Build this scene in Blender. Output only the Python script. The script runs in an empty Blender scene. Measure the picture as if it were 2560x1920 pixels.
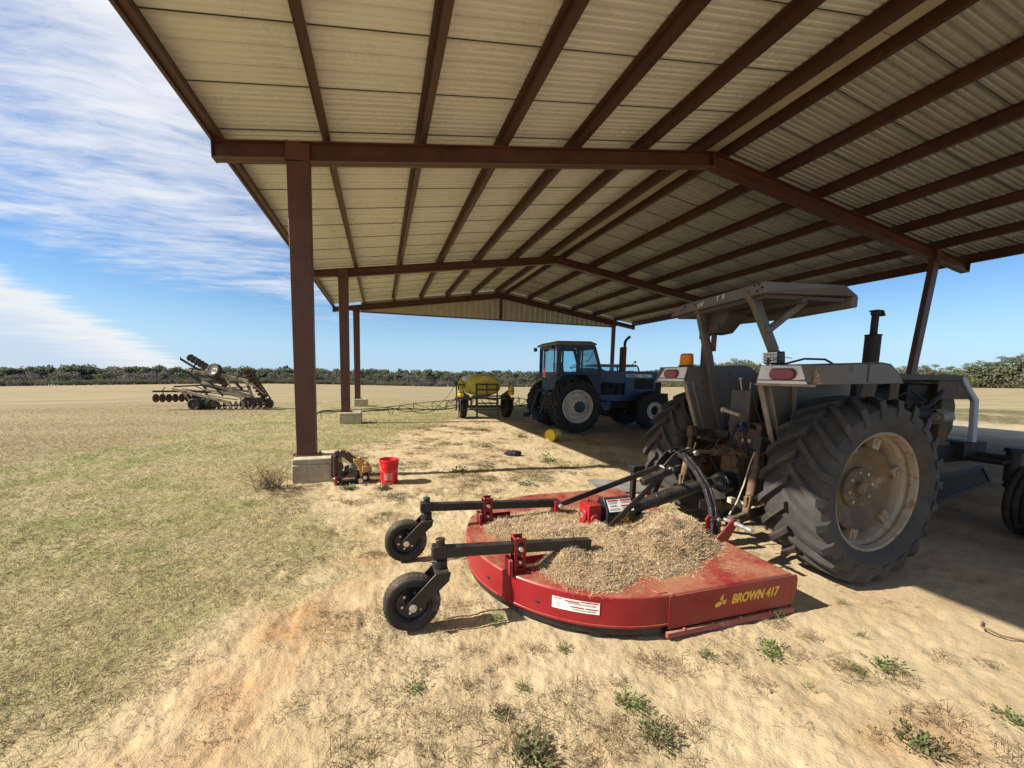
import bpy, math, random
import numpy as np
from mathutils import Vector, Matrix
R = math.radians
random.seed(7)
rng = np.random.default_rng(11)
scene = bpy.context.scene
col = scene.collection

# ------------------------------------------------------------------ materials
def nd(nt, t, loc=(0, 0), **kw):
    n = nt.nodes.new(t)
    for k, v in kw.items():
        setattr(n, k, v)
    return n

def mixc(nt, fac, a, b, blend='MIX'):
    n = nt.nodes.new('ShaderNodeMix'); n.data_type = 'RGBA'; n.blend_type = blend
    for sock, v in ((n.inputs[0], fac), (n.inputs[6], a), (n.inputs[7], b)):
        if hasattr(v, 'links') or isinstance(v, bpy.types.NodeSocket):
            nt.links.new(v, sock)
        elif isinstance(v, (int, float)):
            sock.default_value = v
        else:
            sock.default_value = (*v, 1) if len(v) == 3 else v
    return n.outputs[2]

def math_(nt, op, a, b=0.0, c=0.0, clamp=False):
    n = nt.nodes.new('ShaderNodeMath'); n.operation = op; n.use_clamp = clamp
    for s, v in zip(n.inputs, (a, b, c)):
        if isinstance(v, bpy.types.NodeSocket): nt.links.new(v, s)
        else: s.default_value = v
    return n.outputs[0]

def maprange(nt, v, a, b, c=0.0, d=1.0, smooth=True):
    n = nt.nodes.new('ShaderNodeMapRange')
    n.interpolation_type = 'SMOOTHSTEP' if smooth else 'LINEAR'
    nt.links.new(v, n.inputs[0])
    for i, x in zip((1, 2, 3, 4), (a, b, c, d)): n.inputs[i].default_value = x
    return n.outputs[0]

def noise(nt, vec, scale, detail=4, rough=.6, dim='3D'):
    n = nt.nodes.new('ShaderNodeTexNoise'); n.noise_dimensions = dim
    if vec is not None: nt.links.new(vec, n.inputs['Vector'])
    n.inputs['Scale'].default_value = scale; n.inputs['Detail'].default_value = detail
    n.inputs['Roughness'].default_value = rough
    return n.outputs['Fac']

def new_mat(name):
    m = bpy.data.materials.new(name); m.use_nodes = True
    nt = m.node_tree; b = nt.nodes['Principled BSDF']
    return m, nt, b

SANDC = (.40, .29, .16)
def M(name, base, rough=.6, metal=0.0, var=.25, scale=5.0, dirt=None, dirt_amt=.4, dirt_scale=3.0, dust=0.0, bump=0.0, bump_scale=60.0, spec=.5, coat=0.0, dust_scale=9):
    m, nt, b = new_mat(name)
    tc = nd(nt, 'ShaderNodeTexCoord'); ob = tc.outputs['Object']
    n1 = noise(nt, ob, scale, 6, .65)
    f = maprange(nt, n1, .3, .7)
    c = mixc(nt, f, tuple(x * (1 - var) for x in base), tuple(min(1, x * (1 + var)) for x in base))
    rsock = math_(nt, 'ADD', rough - .1, math_(nt, 'MULTIPLY', f, .2))
    if dirt is not None:
        n2 = noise(nt, ob, dirt_scale, 8, .72)
        fd = maprange(nt, n2, .62 - dirt_amt * .35, .74 - dirt_amt * .25)
        c = mixc(nt, fd, c, dirt)
        rsock = math_(nt, 'MAXIMUM', rsock, math_(nt, 'MULTIPLY', fd, .85))
    if dust > 0:
        g = nd(nt, 'ShaderNodeNewGeometry'); sx = nd(nt, 'ShaderNodeSeparateXYZ')
        nt.links.new(g.outputs['Normal'], sx.inputs[0])
        up = maprange(nt, sx.outputs[2], .2, .95)
        n3 = noise(nt, ob, dust_scale, 9, .72)
        fu = math_(nt, 'MULTIPLY', math_(nt, 'MULTIPLY', up, maprange(nt, n3, .3, .65)), dust)
        c = mixc(nt, fu, c, SANDC)
        rsock = math_(nt, 'MAXIMUM', rsock, math_(nt, 'MULTIPLY', fu, .9))
    nt.links.new(c, b.inputs['Base Color'])
    nt.links.new(rsock, b.inputs['Roughness'])
    b.inputs['Metallic'].default_value = metal
    b.inputs['Specular IOR Level'].default_value = spec
    if coat: b.inputs['Coat Weight'].default_value = coat; b.inputs['Coat Roughness'].default_value = .15
    if bump > 0:
        bp = nd(nt, 'ShaderNodeBump'); bp.inputs['Strength'].default_value = bump; bp.inputs['Distance'].default_value = .01
        nt.links.new(noise(nt, ob, bump_scale, 5, .6), bp.inputs['Height'])
        nt.links.new(bp.outputs[0], b.inputs['Normal'])
    return m

def attr_mat(name, rough=.9, transl=0.0, gain=1.0):
    """colour of each blade / leaf comes from its own 'Col' attribute"""
    m, nt, b = new_mat(name)
    a = nd(nt, 'ShaderNodeAttribute'); a.attribute_name = 'Col'
    nt.links.new(a.outputs['Color'], b.inputs['Base Color'])
    b.inputs['Roughness'].default_value = rough
    b.inputs['Specular IOR Level'].default_value = .15
    if transl:
        t = nd(nt, 'ShaderNodeBsdfTranslucent'); nt.links.new(a.outputs['Color'], t.inputs[0])
        mx = nd(nt, 'ShaderNodeMixShader'); mx.inputs[0].default_value = transl
        nt.links.new(b.outputs[0], mx.inputs[1]); nt.links.new(t.outputs[0], mx.inputs[2])
        nt.links.new(mx.outputs[0], nt.nodes['Material Output'].inputs['Surface'])
    return m

RUST = (.13, .055, .025)
MUD = (.20, .135, .07)
mt = dict(
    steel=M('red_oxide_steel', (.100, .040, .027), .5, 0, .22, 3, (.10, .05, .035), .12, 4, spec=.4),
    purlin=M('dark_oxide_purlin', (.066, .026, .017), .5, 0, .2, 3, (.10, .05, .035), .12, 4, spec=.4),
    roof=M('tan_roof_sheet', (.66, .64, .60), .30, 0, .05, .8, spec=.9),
    roofshade=M('shaded_roof_sheet', (.42, .405, .375), .30, 0, .06, .8, spec=.9),  # same sheet in a darker colour, painting shade onto the right slope
    seam=M('roof_lap_shadow', (.05, .04, .03), .8),  # dark lip colour paints the shadow line of the sheet overlap
    gable=M('tan_gable_sheet', (.50, .44, .33), .5, 0, .10, 2),
    concrete=M('pier_concrete', (.44, .375, .265), .92, 0, .15, 8, (.24, .19, .13), .25, 5, bump=.4, bump_scale=40),
    red=M('mower_red_paint', (.235, .011, .016), .34, 0, .10, 6, (.16, .05, .035), .04, 26, dust=.50, spec=.35, coat=.10, dust_scale=3.2),
    red2=M('gearbox_red_paint', (.29, .011, .015), .32, 0, .10, 8, dust=.12, coat=.15),
    black=M('black_paint', (.012, .012, .013), .42, 0, .3, 9, (.05, .045, .04), .12, 9, dust=.08),
    blackpl=M('black_plastic', (.014, .014, .015), .38, 0, .2, 9, dust=.08),
    silver=M('zinc_bolt', (.62, .60, .56), .35, .8, .2, 20),
    rubber=M('tyre_rubber', (.054, .050, .046), .72, 0, .25, 5, (.10, .08, .06), .22, 4, bump=.25, bump_scale=90, spec=.3),
    rubber2=M('dusty_tyre_rubber', (.026, .025, .024), .82, 0, .25, 5, (.085, .065, .045), .22, 3, bump=.3, bump_scale=60, spec=.25),
    ply=M('laminated_tyre', (.036, .033, .030), .85, 0, .3, 14, (.16, .12, .08), .25, 8, dust=.2, spec=.25),
    rimcream=M('cream_rim', (.31, .26, .19), .55, 0, .25, 5, (.17, .10, .05), .40, 5, dust=.3),
    disc=M('dusty_wheel_disc', (.125, .085, .048), .75, 0, .3, 4, (.25, .19, .12), .25, 6),
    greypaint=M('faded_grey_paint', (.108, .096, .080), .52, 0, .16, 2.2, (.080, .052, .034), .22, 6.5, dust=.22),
    flange=M('worn_pale_edge', (.26, .225, .175), .55, 0, .2, 9, RUST, .15, 8),
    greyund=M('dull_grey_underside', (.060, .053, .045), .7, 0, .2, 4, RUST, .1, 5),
    whiteplate=M('white_fender_plate', (.78, .75, .70), .5, 0, .08, 6, (.30, .20, .12), .12, 7),
    cream=M('cream_steel', (.45, .39, .29), .6, 0, .15, 6, RUST, .15, 8),
    lens=M('red_lens', (.22, .010, .012), .25, 0, .1, 10, coat=.5),
    amber=M('amber_beacon', (.75, .22, .01), .25, 0, .1, 10),
    iron=M('greasy_iron', (.035, .029, .024), .62, .15, .35, 10, (.13, .09, .055), .32, 7, dust=.4),
    rustiron=M('brown_rusted_iron', (.115, .068, .038), .8, 0, .35, 8, (.22, .15, .09), .28, 7, dust=.5, bump=.3),
    engine=M('dark_engine', (.012, .011, .010), .7, .1, .4, 8, (.05, .035, .022), .15, 6),
    hoodblue=M('pale_blue_nose', (.30, .36, .42), .42, 0, .12, 5, (.20, .17, .13), .12, 6),
    blue=M('tractor_blue', (.017, .055, .125), .42, 0, .15, 4, (.10, .085, .06), .12, 4, dust=.35),
    bluedark=M('tractor_dark_blue', (.018, .034, .060), .5, 0, .2, 4, (.08, .065, .05), .12, 4, dust=.3),
    cabroof=M('weathered_cab_roof', (.20, .165, .13), .7, 0, .2, 4, (.09, .07, .05), .2, 5),
    rimwhite=M('white_rim', (.52, .48, .41), .5, 0, .15, 5, (.30, .22, .13), .25, 5),
    decal=M('white_decal', (.74, .70, .66), .5, 0, .06, 12, dust=.2),
    decalred=M('decal_red', (.36, .03, .035), .5),
    yellowink=M('yellow_lettering', (.72, .42, .05), .5, 0, .1, 20),
    blackink=M('black_lettering', (.02, .02, .025), .5),
    whiteink=M('worn_white_lettering', (.62, .60, .55), .6, 0, .3, 30),
    orange=M('orange_reflector', (.85, .13, .03), .4),
    tank=M('yellow_tank_plastic', (.60, .49, .08), .42, 0, .10, 3, (.40, .36, .09), .25, 3, dust=.3),
    sptank=M('bright_yellow_bottle', (.68, .50, .05), .4, 0, .1, 5),
    spframe=M('faded_green_frame', (.060, .066, .030), .7, 0, .3, 6, (.11, .07, .04), .3, 6),
    hose=M('black_hose', (.02, .018, .016), .6),
    discsteel=M('rusty_disc_blade', (.095, .058, .045), .7, .1, .35, 5, (.20, .10, .07), .2, 5),
    harrow=M('faded_tan_beam', (.44, .36, .24), .65, 0, .2, 3, (.16, .085, .05), .32, 4),
    harrowdark=M('dark_harrow_steel', (.040, .030, .024), .7, 0, .3, 4, (.14, .08, .05), .2, 4),
    bucketred=M('red_bucket_plastic', (.62, .008, .012), .35, 0, .06, 5, dust=.15),
    bucketyel=M('yellow_bucket_plastic', (.72, .50, .02), .4, 0, .08, 6, (.35, .22, .05), .12, 6),
    label=M('bucket_label', (.62, .20, .20), .5),
    ochre=M('ochre_cast_metal', (.45, .26, .07), .6, 0, .2, 14, (.15, .09, .05), .2, 14),
    maroon=M('maroon_bracket', (.075, .036, .026), .6, 0, .3, 12, (.2, .12, .08), .2, 10),
    sheet=M('galvanised_sheet', (.42, .41, .38), .4, .5, .12, 3, (.30, .24, .16), .3, 4),
    mesh=M('rusty_mesh', (.05, .032, .02), .8, 0, .3, 8),
    rag=M('dark_rag', (.03, .031, .037), .9, 0, .4, 12, (.16, .14, .13), .15, 20),
    bark=M('pine_bark', (.10, .075, .055), .95, 0, .3, 2),
    truckpaint=M('pale_green_cab', (.22, .24, .20), .5, 0, .15, 3, (.12, .1, .07), .2, 3),
    twig=M('dry_twig', (.17, .11, .065), .9, 0, .3, 20),
    bluerag=M('blue_rag', (.02, .07, .35), .8),
    wood=M('weathered_block', (.33, .24, .15), .85, 0, .2, 9),
)
def glass_mat():
    m, nt, b = new_mat('tinted_cab_glass')
    g = nd(nt, 'ShaderNodeBsdfGlossy'); g.inputs['Roughness'].default_value = .05
    t = nd(nt, 'ShaderNodeBsdfTransparent'); t.inputs[0].default_value = (.74, .88, .92, 1)
    lw = nd(nt, 'ShaderNodeLayerWeight'); lw.inputs[0].default_value = .25
    mx = nd(nt, 'ShaderNodeMixShader')
    nt.links.new(math_(nt, 'MULTIPLY', lw.outputs['Fresnel'], .7), mx.inputs[0])
    nt.links.new(t.outputs[0], mx.inputs[1]); nt.links.new(g.outputs[0], mx.inputs[2])
    nt.links.new(mx.outputs[0], nt.nodes['Material Output'].inputs['Surface'])
    return m
mt['glass'] = glass_mat()
mt['straw'] = attr_mat('dry_clippings', .85, .15)
mt['blade'] = attr_mat('grass_blades', .85, .3)
mt['leaf'] = attr_mat('tree_leaves', .85, .4)
mt['weed'] = attr_mat('weed_leaves', .7, .25)

# ------------------------------------------------------------------ objects
WM = {}          # world matrix of every thing (by object name), so parts can be given in world or local coordinates
def empty(name, loc=(0, 0, 0), rz=0.0, label=None, cat=None, group=None):
    o = bpy.data.objects.new(name, None); col.objects.link(o)
    o.empty_display_size = .2
    o.location = loc; o.rotation_euler = (0, 0, rz)
    tag(o, label, cat, group)
    WM[o.name] = Matrix.Translation(Vector(loc)) @ Matrix.Rotation(rz, 4, 'Z')
    return o

def tag(o, label=None, cat=None, group=None, kind=None):
    if label: o['label'] = label
    if cat: o['category'] = cat
    if group: o['group'] = group
    if kind: o['kind'] = kind
    return o

def frame_of(d, up=(0, 0, 1)):
    z = Vector(d).normalized(); u = Vector(up)
    if abs(z.dot(u.normalized())) > .98: u = Vector((1, 0, 0))
    x = u.cross(z).normalized(); y = z.cross(x)
    return x, y, z

class MB:
    def __init__(s): s.v = []; s.f = []; s.m = []
    def add(s, vs, fs, m=0):
        o = len(s.v); s.v += [tuple(v) for v in vs]
        s.f += [tuple(i + o for i in f) for f in fs]; s.m += [m] * len(fs); return s
    def box(s, c, sz, rot=None, m=0):
        c = Vector(c); h = [x / 2 for x in sz]
        vs = []
        for k in range(8):
            p = Vector((h[0] * (1 if k & 1 else -1), h[1] * (1 if k & 2 else -1), h[2] * (1 if k & 4 else -1)))
            if rot is not None: p = rot @ p
            vs.append(c + p)
        return s.add(vs, [(0, 2, 3, 1), (4, 5, 7, 6), (0, 1, 5, 4), (2, 6, 7, 3), (0, 4, 6, 2), (1, 3, 7, 5)], m)
    def span(s, a, b, m=0):          # axis-aligned box between two corners
        return s.box([(p + q) / 2 for p, q in zip(a, b)], [abs(p - q) for p, q in zip(a, b)], None, m)
    def beam(s, a, b, w, h, up=(0, 0, 1), m=0):
        a = Vector(a); b = Vector(b); x, y, z = frame_of(b - a, up)
        vs = [p + x * (w / 2 * i) + y * (h / 2 * j) for p in (a, b) for i, j in ((-1, -1), (1, -1), (1, 1), (-1, 1))]
        return s.add(vs, [(3, 2, 1, 0), (4, 5, 6, 7), (0, 1, 5, 4), (1, 2, 6, 5), (2, 3, 7, 6), (3, 0, 4, 7)], m)
    def path(s, pts, w, h, up=(0, 0, 1), m=0):   # rectangular bar along a bent path
        for a, b in zip(pts[:-1], pts[1:]): s.beam(a, b, w, h, up, m)
        return s
    def tube(s, pts, r, n=8, m=0):
        pts = [Vector(p) for p in pts]; rs = r if isinstance(r, (list, tuple)) else [r] * len(pts)
        d0 = pts[1] - pts[0]; x, y, z = frame_of(d0); rings = []
        for i, p in enumerate(pts):
            d = (pts[min(i + 1, len(pts) - 1)] - pts[max(i - 1, 0)]).normalized()
            x = (x - d * x.dot(d)).normalized(); y = d.cross(x)
            rings.append([p + (x * math.cos(t) + y * math.sin(t)) * rs[i] for t in [2 * math.pi * k / n for k in range(n)]])
        vs = [q for rg in rings for q in rg]; fs = []
        for i in range(len(pts) - 1):
            for k in range(n):
                k2 = (k + 1) % n
                fs.append((i * n + k, i * n + k2, (i + 1) * n + k2, (i + 1) * n + k))
        fs.append(tuple(range(n - 1, -1, -1))); e = (len(pts) - 1) * n; fs.append(tuple(e + k for k in range(n)))
        return s.add(vs, fs, m)
    def lathe(s, prof, c=(0, 0, 0), axis=(0, 1, 0), n=48, m=0, closed=False):
        c = Vector(c); x, y, z = frame_of(axis)
        vs = []; fs = []; k = len(prof)
        for i in range(n):
            t = 2 * math.pi * i / n; d = x * math.cos(t) + y * math.sin(t)
            for r, a in prof: vs.append(c + d * r + z * a)
        kk = k if closed else k - 1
        for i in range(n):
            j = (i + 1) % n
            for q in range(kk):
                q2 = (q + 1) % k
                fs.append((i * k + q, j * k + q, j * k + q2, i * k + q2))
        return s.add(vs, fs, m)
    def prism(s, poly, vec, m=0):
        n = len(poly); vec = Vector(vec)
        vs = [Vector(p) for p in poly] + [Vector(p) + vec for p in poly]
        fs = [tuple(range(n - 1, -1, -1)), tuple(range(n, 2 * n))]
        for i in range(n): fs.append((i, (i + 1) % n, n + (i + 1) % n, n + i))
        return s.add(vs, fs, m)
    def cyl(s, a, b, r, n=16, m=0): return s.tube([a, b], r, n, m)
    def ball(s, c, rad, n=12, k=8, m=0):
        rx, ry, rz = rad if isinstance(rad, (list, tuple)) else (rad,) * 3
        vs = [(c[0], c[1], c[2] - rz)]; fs = []
        for i in range(1, k):
            ph = -math.pi / 2 + math.pi * i / k
            for j in range(n):
                t = 2 * math.pi * j / n
                vs.append((c[0] + rx * math.cos(ph) * math.cos(t), c[1] + ry * math.cos(ph) * math.sin(t), c[2] + rz * math.sin(ph)))
        vs.append((c[0], c[1], c[2] + rz)); e = len(vs) - 1
        for j in range(n): fs.append((0, 1 + (j + 1) % n, 1 + j))
        for i in range(k - 2):
            for j in range(n):
                a = 1 + i * n; j2 = (j + 1) % n
                fs.append((a + j, a + j2, a + n + j2, a + n + j))
        a = 1 + (k - 2) * n
        for j in range(n): fs.append((a + j, a + (j + 1) % n, e))
        return s.add(vs, fs, m)
    def build(s, name, mats, parent=None, world=False, bevel=0.0, smooth=35.0, loc=None, rot=None):
        vs = s.v
        if world and parent is not None:
            inv = WM[parent.name].inverted(); vs = [tuple(inv @ Vector(v)) for v in vs]
        me = bpy.data.meshes.new(name); me.from_pydata(vs, [], s.f)
        if not isinstance(mats, (list, tuple)): mats = [mats]
        for x in mats: me.materials.append(mt[x] if isinstance(x, str) else x)
        if len(mats) > 1: me.polygons.foreach_set('material_index', s.m)
        if smooth:
            me.shade_smooth(); me.set_sharp_from_angle(angle=R(smooth))
        me.update()
        o = bpy.data.objects.new(name, me); col.objects.link(o)
        if parent is not None:
            o.parent = parent; WM[o.name] = WM[parent.name].copy()
        else: WM[o.name] = Matrix.Identity(4)
        if loc is not None:
            o.location = loc
            if rot is not None: o.rotation_euler = rot
            WM[o.name] = WM[o.name] @ Matrix.LocRotScale(Vector(loc), (o.rotation_euler.to_quaternion()), None)
        if bevel:
            md = o.modifiers.new('bevel', 'BEVEL'); md.width = bevel; md.segments = 2; md.limit_method = 'ANGLE'; md.angle_limit = R(40)
            md.harden_normals = False
        return o

def npmesh(name, V, F, mat, colors=None, parent=None, loc=None, smooth=False):
    """fast mesh from arrays; F is (m,k); colors is one rgb per face"""
    V = np.ascontiguousarray(V, np.float32); F = np.ascontiguousarray(F, np.int32)
    me = bpy.data.meshes.new(name); k = F.shape[1]
    me.vertices.add(len(V)); me.vertices.foreach_set('co', V.ravel())
    me.loops.add(F.size); me.loops.foreach_set('vertex_index', F.ravel())
    me.polygons.add(len(F)); me.polygons.foreach_set('loop_start', np.arange(0, F.size, k, dtype=np.int32))
    me.update(calc_edges=True)
    if colors is not None:
        a = me.color_attributes.new('Col', 'FLOAT_COLOR', 'CORNER')
        c = np.ones((F.size, 4), np.float32); c[:, :3] = np.repeat(colors, k, axis=0)
        a.data.foreach_set('color', c.ravel())
    if smooth: me.shade_smooth()
    me.materials.append(mt[mat] if isinstance(mat, str) else mat)
    o = bpy.data.objects.new(name, me); col.objects.link(o)
    if parent is not None: o.parent = parent
    if loc is not None: o.location = loc
    return o

def copy_thing(o, parent=None):
    c = o.copy(); col.objects.link(c)
    if parent is not None: c.parent = parent
    for ch in list(o.children): copy_thing(ch, c)
    return c

def text(s, size, mat, parent, mtx, shear=0.0, bold=0.0, name='lettering', depth=.0006, width=1.0, align='LEFT'):
    """lettering: local x runs along the words, local y is up, z faces the reader; mtx is in the thing's own frame"""
    cu = bpy.data.curves.new(name, 'FONT'); cu.body = s; cu.size = size; cu.shear = shear; cu.extrude = depth
    cu.align_x = align
    t = bpy.data.objects.new(name + '_curve', cu); col.objects.link(t)
    me = bpy.data.meshes.new_from_object(t); bpy.data.objects.remove(t)
    S = Matrix.Diagonal((width, 1, 1, 1))
    me.transform(S)
    if bold:                                              # heavier strokes: the outline repeated a hair to each side and a hair prouder
        v0 = [v.co.copy() for v in me.vertices]; f0 = [tuple(p.vertices) for p in me.polygons]; V = []; F = []
        for k, (dx, dy) in enumerate(((0, 0), (bold, 0), (-bold, 0), (0, bold), (0, -bold), (bold * .7, bold * .7), (-bold * .7, -bold * .7))):
            o_ = len(V); V += [(v.x + dx, v.y + dy, v.z + k * .00012) for v in v0]; F += [tuple(i + o_ for i in f) for f in f0]
        bpy.data.meshes.remove(me); me = bpy.data.meshes.new(name); me.from_pydata(V, [], F)
    me.transform(mtx); me.materials.clear(); me.materials.append(mt[mat]); me.name = name
    o = bpy.data.objects.new(name, me); col.objects.link(o); o.parent = parent
    WM[o.name] = WM[parent.name].copy()
    return o

def plane_mtx(origin, xdir, ydir):
    x = Vector(xdir).normalized(); y = Vector(ydir); y = (y - x * y.dot(x)).normalized(); z = x.cross(y)
    m = Matrix.Identity(4)
    for i in range(3): m[i][0] = x[i]; m[i][1] = y[i]; m[i][2] = z[i]; m[i][3] = origin[i]
    return m

# ------------------------------------------------------------------ noise for numpy
def _hash(ix, iy, seed):
    h = (ix.astype(np.int64) * 374761393 + iy.astype(np.int64) * 668265263 + seed * 974634777) & 0x7fffffff
    h = ((h ^ (h >> 13)) * 1274126177) & 0x7fffffff
    return ((h ^ (h >> 16)) & 0xffff) / 65535.0
def vnoise(x, y, seed=0):
    x = np.asarray(x, float); y = np.asarray(y, float)
    ix = np.floor(x); iy = np.floor(y); fx = x - ix; fy = y - iy
    fx = fx * fx * (3 - 2 * fx); fy = fy * fy * (3 - 2 * fy)
    a = _hash(ix, iy, seed); b = _hash(ix + 1, iy, seed); c = _hash(ix, iy + 1, seed); d = _hash(ix + 1, iy + 1, seed)
    return (a * (1 - fx) + b * fx) * (1 - fy) + (c * (1 - fx) + d * fx) * fy
def fbm(x, y, oct=4, seed=0, gain=.5):
    s = 0; a = 1; t = 0
    for i in range(oct):
        s = s + a * vnoise(x * 2 ** i + 17.3 * i, y * 2 ** i - 9.1 * i, seed + i); t += a; a *= gain
    return s / t
def sstep(x, a, b):
    t = np.clip((x - a) / (b - a), 0, 1); return t * t * (3 - 2 * t)
# ------------------------------------------------------------------ camera, sun, sky
YAW, PIT, ROL = .290, -.096, .018
def camera():
    c, s = math.cos(YAW), math.sin(YAW)
    fx = Vector((s, c, 0)); rx = Vector((c, -s, 0)); up = Vector((0, 0, 1))
    cp, sp = math.cos(PIT), math.sin(PIT)
    fwd = fx * cp + up * sp; u = up * cp - fx * sp
    cr, sr = math.cos(ROL), math.sin(ROL)
    r2 = rx * cr + u * sr; u2 = u * cr - rx * sr
    cd = bpy.data.cameras.new('camera'); o = bpy.data.objects.new('camera', cd); col.objects.link(o)
    m = Matrix.Identity(4)
    for i in range(3): m[i][0] = r2[i]; m[i][1] = u2[i]; m[i][2] = -fwd[i]
    m[2][3] = 1.6; o.matrix_world = m
    cd.sensor_width = 36; cd.lens = 969.639 / 2560 * 36
    cd.shift_x = (1280 - 1240.716) / 2560; cd.shift_y = (1031.813 - 960) / 2560
    cd.clip_start = .05; cd.clip_end = 5000
    scene.camera = o
camera()
SUN = Vector((-1.33, .08, 1)).normalized()          # towards the sun
def sun():
    l = bpy.data.lights.new('sun', 'SUN'); l.energy = 5.0; l.angle = R(.53); l.color = (1, .93, .82)
    o = bpy.data.objects.new('sun', l); col.objects.link(o)
    o.rotation_euler = (-SUN).to_track_quat('-Z', 'Y').to_euler(); o.location = (-20, 0, 20)
sun()
def world():
    w = bpy.data.worlds.new('World'); scene.world = w; w.use_nodes = True
    nt = w.node_tree; bg = nt.nodes['Background']
    sky = nd(nt, 'ShaderNodeTexSky'); sky.sky_type = 'NISHITA'; sky.sun_disc = False
    sky.sun_elevation = math.asin(SUN.z); sky.sun_rotation = math.atan2(SUN.x, SUN.y)
    sky.air_density = 1.0; sky.dust_density = .25; sky.ozone_density = 2.2; sky.altitude = 50
    tc = nd(nt, 'ShaderNodeTexCoord'); d = tc.outputs['Generated']
    sx = nd(nt, 'ShaderNodeSeparateXYZ'); nt.links.new(d, sx.inputs[0])
    x, y, z = sx.outputs
    # project the view direction on a flat cloud layer far overhead
    zz = math_(nt, 'ADD', math_(nt, 'MAXIMUM', z, 0.0), .10)
    u = math_(nt, 'DIVIDE', x, zz); v = math_(nt, 'DIVIDE', y, zz)
    cb = nd(nt, 'ShaderNodeCombineXYZ'); nt.links.new(u, cb.inputs[0]); nt.links.new(v, cb.inputs[1])
    mp = nd(nt, 'ShaderNodeMapping'); nt.links.new(cb.outputs[0], mp.inputs[0])
    mp.inputs['Rotation'].default_value = (0, 0, R(-12)); mp.inputs['Scale'].default_value = (1.7, 5.6, 1)
    # soft warp
    wn = nd(nt, 'ShaderNodeTexNoise'); nt.links.new(cb.outputs[0], wn.inputs['Vector']); wn.inputs['Scale'].default_value = 1.3; wn.inputs['Detail'].default_value = 3
    wv = nd(nt, 'ShaderNodeVectorMath'); wv.operation = 'SCALE'; nt.links.new(wn.outputs['Color'], wv.inputs[0]); wv.inputs['Scale'].default_value = 1.3
    av = nd(nt, 'ShaderNodeVectorMath'); av.operation = 'ADD'; nt.links.new(mp.outputs[0], av.inputs[0]); nt.links.new(wv.outputs[0], av.inputs[1])
    n1 = noise(nt, av.outputs[0], 1.15, 10, .66)
    n2 = noise(nt, cb.outputs[0], 1.1, 4, .55)
    # this bank of cloud lies to the left of the shed and thins out to the right and towards the horizon
    az = math_(nt, 'ARCTAN2', x, y)
    left = maprange(nt, az, -.10, .25, 1, 0)
    high = maprange(nt, math_(nt, 'ADD', z, math_(nt, 'MULTIPLY', math_(nt, 'ADD', az, .35), .14)), .07, .23, 0, 1)
    cov = math_(nt, 'MULTIPLY', left, high)
    full = maprange(nt, z, .24, .52, 0, .13)
    thr = math_(nt, 'SUBTRACT', math_(nt, 'SUBTRACT', .825, math_(nt, 'MULTIPLY', cov, .34)), math_(nt, 'MULTIPLY', full, left))
    den = math_(nt, 'ADD', math_(nt, 'MULTIPLY', n1, .62), math_(nt, 'MULTIPLY', n2, .38))
    m1 = nd(nt, 'ShaderNodeMapRange'); nt.links.new(den, m1.inputs[0]); nt.links.new(math_(nt, 'SUBTRACT', thr, .15), m1.inputs[1]); nt.links.new(math_(nt, 'ADD', thr, .24), m1.inputs[2])
    m1.interpolation_type = 'SMOOTHSTEP'
    # low bank near the horizon at far left
    nb = noise(nt, av.outputs[0], .6, 9, .62)
    top = math_(nt, 'ADD', .020, math_(nt, 'MULTIPLY', math_(nt, 'SUBTRACT', -.37, az), .52))
    top = math_(nt, 'ADD', top, math_(nt, 'MULTIPLY', math_(nt, 'SUBTRACT', nb, .5), .13))
    low = maprange(nt, math_(nt, 'SUBTRACT', top, z), -.012, .030, 0, 1)
    low = math_(nt, 'MULTIPLY', low, maprange(nt, az, -.42, -.36, .92, 0))
    lowc = maprange(nt, math_(nt, 'SUBTRACT', top, z), .01, .11, 0, 1)
    skc = nd(nt, 'ShaderNodeHueSaturation'); nt.links.new(sky.outputs[0], skc.inputs['Color']); skc.inputs['Saturation'].default_value = SKY_SAT; skc.inputs['Value'].default_value = SKY_VAL
    tint = mixc(nt, 1.0, skc.outputs[0], (.83, .89, 1.0), 'MULTIPLY')
    blue = mixc(nt, maprange(nt, z, .0, .20, .75, 0), tint, HORIZON)
    c = mixc(nt, math_(nt, 'MULTIPLY', m1.outputs[0], .93), blue, CLOUD)
    c = mixc(nt, low, c, mixc(nt, lowc, CLOUD2, (5.2, 6.1, 7.4)))
    nt.links.new(c, bg.inputs['Color']); bg.inputs['Strength'].default_value = SKY_STR
SKY_STR = .063; SKY_SAT = 1.25; SKY_VAL = 1.15
HORIZON = (3.7, 5.9, 8.4); CLOUD = (8.0, 8.15, 8.4); CLOUD2 = (7.7, 7.8, 7.8)
world()
vs = scene.view_settings
scene.display_settings.display_device = 'sRGB'
vs.view_transform = 'Standard'; vs.look = 'None'; vs.exposure = .90; vs.gamma = 1; vs.use_curve_mapping = False
cy = scene.cycles
cy.max_bounces = 8; cy.diffuse_bounces = 5; cy.glossy_bounces = 3; cy.transparent_max_bounces = 12
cy.use_denoising = True
cy.denoiser = 'OPENIMAGEDENOISE'; cy.denoising_input_passes = 'RGB_ALBEDO_NORMAL'; cy.denoising_prefilter = 'NONE'
cy.use_adaptive_sampling = False
cy.sample_clamp_indirect = 3
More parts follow.
